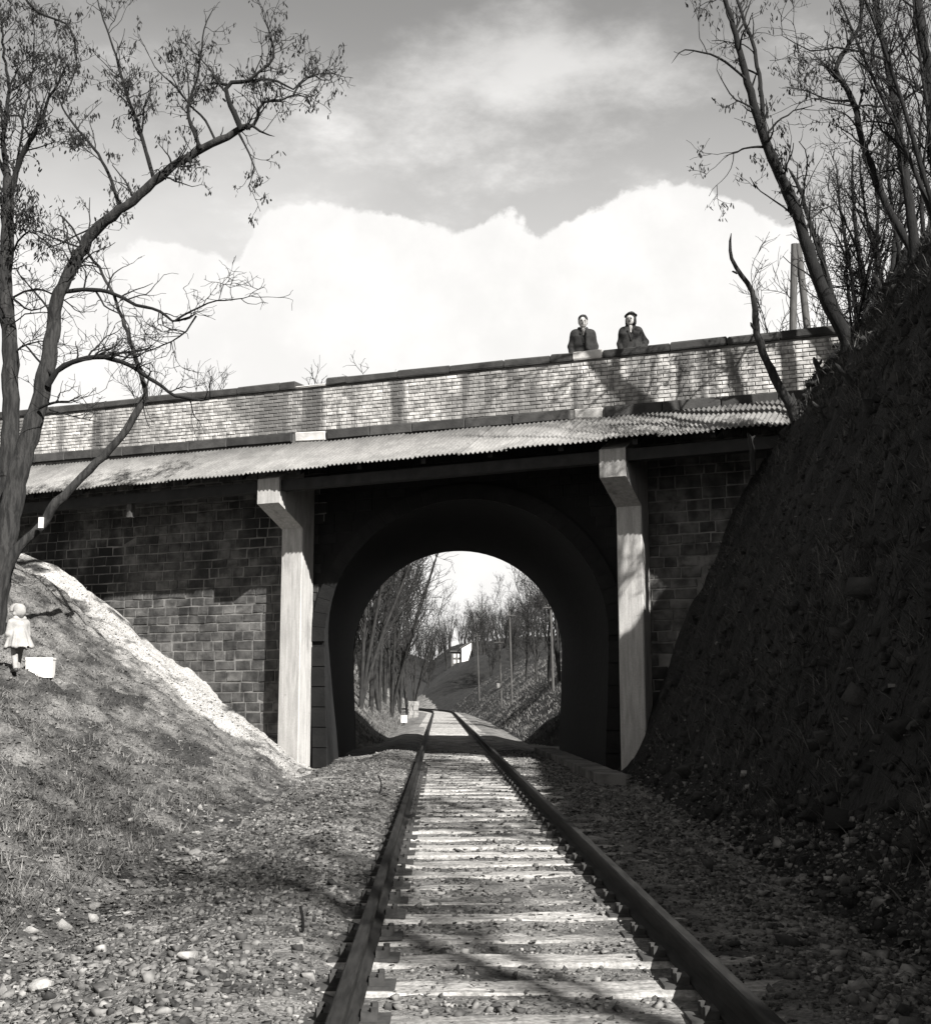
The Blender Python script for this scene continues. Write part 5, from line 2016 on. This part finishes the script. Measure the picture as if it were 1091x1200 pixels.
def adult(loc, rz, hs, label, head_yaw, head_pitch, lean, woman=False):
    """adult standing 1.75 m tall in local space, facing -y"""
    e = empty('person', loc, rz)
    e.scale = (hs, hs, hs)
    tag(e, label, 'person', 'couple looking over the parapet')
    sw = 0.145 if woman else 0.165
    hc = (0.0, -0.05 - lean, 1.635 - lean * 0.2)
    hp, T = head_prims(hc, head_yaw, 1.0, head_pitch)
    sh = [(-sw, -lean * 0.75, 1.395), (sw, -lean * 0.75, 1.395)]
    if woman:
        sh[1] = (sw + 0.01, -lean * 0.75, 1.385)
    el = [(-sw - 0.075, 0.02 - lean * 0.6, 1.14), (sw + 0.075, 0.02 - lean * 0.6, 1.14)]
    if woman:
        el[1] = (sw + 0.155, 0.06 - lean * 0.6, 1.17)
    wr = [(-sw - 0.06, -0.10 - lean * 0.6, 0.90), (sw + 0.06, -0.10 - lean * 0.6, 0.90)]
    body = [('c', (0, 0, 0.95), (0, -lean * 0.5, 1.22), 0.135, 0.135, 0.08), ('c', (-0.09, -lean * 0.6, 1.33), (0.09, -lean * 0.6, 1.33), 0.11, 0.11, 0.08),
            ('c', (0, -lean * 0.75, 1.44), (0, -0.03 - lean * 0.95, 1.56), 0.062, 0.055, 0.04)]
    for i, sg in enumerate((-1, 1)):
        body += [('c', (sg * 0.09, 0, 0.93), (sg * 0.10, -0.02, 0.50), 0.092, 0.062, 0.05), ('c', (sg * 0.10, -0.02, 0.50), (sg * 0.10, 0.02, 0.09), 0.06, 0.042, 0.03),
                 ('c', (sg * 0.10, 0.03, 0.045), (sg * 0.115, -0.15, 0.035), 0.045, 0.035, 0.03),
                 ('c', sh[i], el[i], 0.058, 0.044, 0.05), ('c', el[i], wr[i], 0.044, 0.030, 0.03)]
        body += hand_prims(wr[i], Vector(wr[i]) - Vector(el[i]), sg)
    body += hp
    bo = sd_obj('body', body, 0.0105, MT['skin'], e, (-0.42, -0.5 - lean, -0.02), (0.42, 0.28, 1.82))
    # eyes and mouth as faces of the body in a darker material
    bo.data.materials.append(MT['feature'])
    marks = [(T(-0.033, -0.084, 0.002), 0.0165), (T(0.033, -0.084, 0.002), 0.0165), (T(-0.014, -0.088, -0.062), 0.009), (T(0.0, -0.09, -0.062), 0.009), (T(0.014, -0.088, -0.062), 0.009)]
    cen = np.empty(len(bo.data.polygons) * 3, np.float32)
    bo.data.polygons.foreach_get('center', cen)
    cen = cen.reshape(-1, 3)
    mi = np.zeros(len(cen), np.int32)
    for c, r_ in marks:
        mi[np.linalg.norm(cen - np.array(c), axis=1) < r_] = 1
    bo.data.polygons.foreach_set('material_index', mi)
    # coat
    cm = MT['coat2'] if woman else MT['coat']
    ct = [('t', (0, -lean * 0.1, 0.52 if woman else 0.62), (0, -lean * 0.6, 1.30), (0.235, 0.185), (0.215, 0.155), 0.0),
          ('c', (-0.12, -lean * 0.7, 1.36), (0.12, -lean * 0.7, 1.36), 0.125, 0.125, 0.08),
          ('c', (-sw, -lean * 0.75, 1.385), (0, -lean * 0.75, 1.43), 0.075, 0.085, 0.05), ('c', (sw, -lean * 0.75, 1.385), (0, -lean * 0.75, 1.43), 0.075, 0.085, 0.05)]
    for i, sg in enumerate((-1, 1)):
        w2 = Vector(el[i]).lerp(Vector(wr[i]), 0.93)
        ct += [('c', sh[i], el[i], 0.078, 0.066, 0.04), ('c', el[i], tuple(w2), 0.068, 0.058, 0.03)]
    # collar and lapels
    ct += [('c', (-0.075, 0.03 - lean * 0.9, 1.51), (0.075, 0.03 - lean * 0.9, 1.51), 0.035, 0.035, 0.02),
           ('c', (-0.075, 0.0 - lean * 0.9, 1.50), (-0.05, -0.135 - lean * 0.75, 1.36), 0.026, 0.022, 0.012), ('c', (0.075, 0.0 - lean * 0.9, 1.50), (0.05, -0.135 - lean * 0.75, 1.36), 0.026, 0.022, 0.012),
           ('c', (-0.05, -0.135 - lean * 0.75, 1.36), (0.01, -0.165 - lean * 0.55, 1.16), 0.022, 0.014, 0.012), ('c', (0.05, -0.135 - lean * 0.75, 1.36), (0.0, -0.165 - lean * 0.55, 1.16), 0.022, 0.014, 0.012)]
    sd_obj('coat', ct, 0.0125, cm, e, (-0.46, -0.55 - lean, 0.45), (0.46, 0.35, 1.60))
    # scarf / shirt front in the V of the lapels
    sd_obj('scarf' if woman else 'shirt_front', [('c', (0, -0.09 - lean * 0.85, 1.455), (0, -0.145 - lean * 0.72, 1.33), 0.038, 0.018, 0.0)], 0.009, MT['scarf'], e, (-0.1, -0.3 - lean, 1.24), (0.1, 0.05, 1.58))
    # trousers or skirt
    if woman:
        sd_obj('skirt', [('t', (0, 0, 0.42), (0, 0, 1.0), (0.22, 0.17), (0.17, 0.13), 0.0)], 0.014, MT['coat'], e, (-0.3, -0.25, 0.38), (0.3, 0.25, 1.02))
    else:
        tr = []
        for sg in (-1, 1):
            tr += [('c', (sg * 0.09, 0, 0.95), (sg * 0.10, -0.02, 0.50), 0.108, 0.085, 0.03), ('c', (sg * 0.10, -0.02, 0.50), (sg * 0.10, 0.01, 0.10), 0.085, 0.075, 0.03)]
        sd_obj('trousers', tr, 0.014, MT['coat'], e, (-0.3, -0.25, 0.0), (0.3, 0.25, 1.08))
    so = []
    for sg in (-1, 1):
        so += [('c', (sg * 0.10, 0.035, 0.05), (sg * 0.118, -0.16, 0.04), 0.052, 0.042, 0.0)]
    sd_obj('shoes', so, 0.010, MT['shoe'], e, (-0.3, -0.3, -0.03), (0.3, 0.15, 0.14))
    # hair
    if woman:
        hr = [('c', T(0, 0.03, 0.04), T(0, 0.035, -0.03), 0.102, 0.098, 0.03), ('c', T(-0.07, 0.02, 0.0), T(-0.075, 0.03, -0.075), 0.04, 0.042, 0.03), ('c', T(0.07, 0.02, 0.0), T(0.075, 0.03, -0.075), 0.04, 0.042, 0.03),
              ('c', T(0, -0.07, -0.02), T(0, -0.14, -0.05), 0.072, 0.09, -1), ('c', T(0, -0.10, 0.03), T(0, -0.10, 0.0), 0.06, 0.07, -1)]
    else:
        hr = [('c', T(0, 0.02, 0.052), T(0, 0.035, 0.0), 0.099, 0.095, 0.03), ('c', T(-0.03, -0.045, 0.105), T(0.04, -0.035, 0.108), 0.024, 0.026, 0.02),
              ('c', T(0, -0.085, -0.03), T(0, -0.125, 0.06), 0.076, 0.070, -1), ('c', T(0, -0.02, -0.085), T(0, 0.1, -0.12), 0.06, 0.05, -1), ('c', T(0, -0.1, 0.04), T(0, -0.12, 0.0), 0.05, 0.06, -1)]
    lo = (hc[0] - 0.2, hc[1] - 0.2, hc[2] - 0.2)
    hi = (hc[0] + 0.2, hc[1] + 0.2, hc[2] + 0.22)
    sd_obj('hair', hr, 0.0085, MT['hair'], e, lo, hi)
    if woman:
        # brimmed hat set back on the head
        hv = [('c', T(0, 0.035, 0.085), T(0.01, 0.06, 0.10), 0.092, 0.085, 0.02), ('c', T(0.04, 0.09, 0.04), T(0.05, 0.11, -0.02), 0.06, 0.05, 0.03)]
        for i in range(16):
            a0 = 2 * math.pi * i / 16
            a1 = 2 * math.pi * (i + 1) / 16
            r0 = 0.118 if math.sin(a0) > -0.3 else 0.102
            fz = lambda a: 0.088 + 0.03 * max(0, -math.sin(a)) - 0.02 * max(0, math.sin(a)) + 0.012 * math.cos(a)
            hv.append(('c', T(r0 * math.cos(a0), 0.03 + r0 * math.sin(a0), fz(a0)), T(r0 * math.cos(a1), 0.03 + r0 * math.sin(a1), fz(a1)), 0.012, 0.012, 0.012))
            hv.append(('c', T(0.08 * math.cos(a0), 0.03 + 0.08 * math.sin(a0), 0.092), T(r0 * math.cos(a0), 0.03 + r0 * math.sin(a0), fz(a0)), 0.016, 0.012, 0.02))
        sd_obj('hat', hv, 0.0085, MT['hair'], e, (lo[0], lo[1], lo[2] + 0.1), (hi[0], hi[1], hi[2] + 0.03))
    return e


um = u_at(683, 390, -0.72)
uw = u_at(739, 390, -0.72)
FACE = -TH                                      # facing straight out of the bridge
lx, ly, _ = fw(um, -0.72, 0)
adult((lx, ly, 7.25 + zoff(um)), FACE + 0.40, 1.045, 'bare-headed man in a dark coat standing behind the parapet looking down', -0.05, 0.06, 0.03)
lx, ly, _ = fw(uw, -0.72, 0)
adult((lx, ly, 7.25 + zoff(uw)), FACE + 0.30, 1.00, 'woman in a brimmed hat and open-collared coat standing behind the parapet', -0.25, 0.03, 0.08, True)

# --- child on the left bank, walking to the left, with a white box standing behind
cp = ground_on_ray(19, 788)
chx, chy, chz = cp
chz = H(chx, chy)
child = empty('person', (chx, chy, chz), -math.pi / 2 - 0.85)
tag(child, 'small child in a pale coat and bonnet standing on the left bank', 'person')
hs = 80 / F_PX * chy / 1.12
child.scale = (hs, hs, hs)
hp, T = head_prims((0, -0.03, 0.98), 0.1, 0.92, 0.1)
body = [('c', (0, 0, 0.55), (0, 0, 0.74), 0.10, 0.10, 0.06), ('c', (-0.06, 0, 0.78), (0.06, 0, 0.78), 0.075, 0.075, 0.05), ('c', (0, 0, 0.83), (0, -0.02, 0.92), 0.045, 0.04, 0.03)]
LG = {-1: ((-0.065, 0.0, 0.55), (-0.065, -0.08, 0.29), (-0.065, -0.11, 0.06)), 1: ((0.065, 0.0, 0.55), (0.065, 0.05, 0.30), (0.065, 0.12, 0.07))}
AR = {-1: ((-0.125, 0, 0.79), (-0.16, -0.02, 0.61), (-0.15, -0.14, 0.50)), 1: ((0.125, 0, 0.79), (0.165, 0.02, 0.61), (0.155, -0.08, 0.48))}
for sg in (-1, 1):
    a, b, c = LG[sg]
    body += [('c', a, b, 0.06, 0.045, 0.03), ('c', b, c, 0.045, 0.032, 0.02), ('c', (c[0], c[1] + 0.01, 0.03), (c[0], c[1] - 0.10, 0.025), 0.03, 0.025, 0.02)]
    a, b, c = AR[sg]
    body += [('c', a, b, 0.042, 0.034, 0.03), ('c', b, c, 0.034, 0.024, 0.02)]
    body += hand_prims(c, Vector(c) - Vector(b), sg, 0.66)
body += hp
sd_obj('body', body, 0.0085, MT['skin'], child, (-0.26, -0.34, -0.01), (0.26, 0.22, 1.14))
ct = [('t', (0, 0.03, 0.40), (0, 0, 0.76), (0.20, 0.235), (0.125, 0.105), 0.0), ('c', (-0.08, 0, 0.79), (0.08, 0, 0.79), 0.085, 0.085, 0.05), ('c', (-0.03, 0, 0.86), (0.03, 0, 0.86), 0.065, 0.065, 0.03)]
for sg in (-1, 1):
    a, b, c = AR[sg]
    ct += [('c', a, b, 0.062, 0.054, 0.02), ('c', b, tuple(Vector(b).lerp(Vector(c), 0.9)), 0.054, 0.048, 0.02)]
for k_ in range(11):
    a_ = 2 * math.pi * k_ / 11 + 0.2 * math.sin(k_ * 2.3)
    ct.append(('c', (0.13 * math.cos(a_), 0.02 + 0.12 * math.sin(a_), 0.66), (0.205 * math.cos(a_), 0.03 + 0.24 * math.sin(a_), 0.405 + 0.01 * math.sin(k_ * 1.7)), 0.012, 0.034, 0.02))
ct += [('c', (-0.07, 0.03, 0.865), (0.07, 0.03, 0.865), 0.045, 0.045, 0.012), ('c', (-0.07, 0.09, 0.62), (0.07, 0.09, 0.62), 0.03, 0.03, 0.01)]
sd_obj('coat', ct, 0.010, MT['pale_coat'], child, (-0.28, -0.3, 0.36), (0.28, 0.28, 0.96))
bn_ = [('c', T(0, 0.025, 0.03), T(0, 0.04, -0.01), 0.102, 0.098, 0.03), ('c', T(0, -0.10, -0.02), T(0, -0.16, 0.0), 0.085, 0.09, -1), ('c', T(0, -0.04, -0.13), T(0, -0.06, -0.13), 0.05, 0.05, -1)]
for k_ in range(12):
    a_ = math.pi * (k_ / 11.0) + 0.0
    bn_.append(('c', T(0.115 * math.cos(a_), -0.03, 0.02 + 0.115 * math.sin(a_)), T(0.135 * math.cos(a_), -0.075, 0.02 + 0.135 * math.sin(a_)), 0.02, 0.012, 0.015))
bn_ += [('c', T(-0.09, 0.03, -0.05), T(0.09, 0.03, -0.05), 0.035, 0.035, 0.02)]
hr_ = [('c', T(0, 0.03, -0.05), T(0, 0.035, -0.09), 0.088, 0.075, 0.02)]
sd_obj('hair', hr_, 0.010, MT['pole'], child, (-0.18, -0.25, 0.76), (0.18, 0.2, 1.18))
sd_obj('bonnet', bn_, 0.009, MT['pale_coat'], child, (-0.2, -0.25, 0.80), (0.2, 0.2, 1.2))
sk = []
for sg in (-1, 1):
    a, b, c = LG[sg]
    sk += [('c', b, c, 0.053, 0.042, 0.0), ('c', tuple(Vector(a).lerp(Vector(b), 0.5)), b, 0.06, 0.053, 0.01)]
sd_obj('stockings', sk, 0.009, MT['pale_coat'], child, (-0.2, -0.2, 0.02), (0.2, 0.25, 0.5))
so = []
for sg in (-1, 1):
    c = LG[sg][2]
    so.append(('c', (c[0], c[1] + 0.02, 0.035), (c[0], c[1] - 0.11, 0.03), 0.040, 0.034, 0.0))
sd_obj('shoes', so, 0.008, MT['shoe'], child, (-0.2, -0.25, -0.02), (0.2, 0.25, 0.10))

bp_ = ground_on_ray(47, 791)
bx, by, bz = bp_
bz = H(bx, by)
box = empty('white_box', (bx, by, bz), 0.05)
tag(box, 'white lidded box standing on the grass beside the child', 'box')
w2, h2 = 30 / F_PX * by / 2, 17 / F_PX * by
mb = MB()
mb.box(-w2, w2, -0.10, 0.10, -0.05, h2)
mb.build('case', MT['white'], box)
mb = MB()
mb.box(-w2 - 0.008, w2 + 0.008, -0.108, 0.108, h2 + 0.002, h2 + 0.035)
mb.build('lid', MT['white'], box)
V, Fq = sweep(np.array([[(-0.07, 0, h2 + 0.03), (-0.06, 0, h2 + 0.06), (0, 0, h2 + 0.07), (0.06, 0, h2 + 0.06), (0.07, 0, h2 + 0.03)]]), np.full((1, 5), 0.008), 6)
np_obj('handle', [V], [Fq], MT['iron'], box, True)

# stray sticks lying on the ballast
for i, (pxs, lab) in enumerate([([(668, 985), (676, 1000), (690, 1012), (700, 1030)], 'curved dead branch lying right of the right rail'),
                                ([(352, 1062), (355, 1080), (354, 1094)], 'short dark stick upright in the gravel left of the track'),
                                ([(443, 908), (447, 920), (444, 930)], 'thin dry stalk near the tunnel mouth left of the track')]):
    q0 = ground_on_ray(*pxs[-1 if i else 0], 3.0)
    P = []
    for k_, (a, b) in enumerate(pxs):
        gp = ground_on_ray(a, b, 3.0)
        if i == 0:
            P.append((gp[0], gp[1], H(gp[0], gp[1]) + 0.03, 0.018 - 0.003 * k_))
        else:
            v = at(a, b, q0[1])
            P.append((v.x, v.y, v.z - (0.05 if k_ == len(pxs) - 1 else 0), 0.008))
    C, _ = resample(P, 9)
    o = np_obj('stick', *[[q] for q in sweep(C[None, :, :3], C[None, :, 3], 6)], MT['dbark'], None, True)
    tag(o, lab, 'stick')
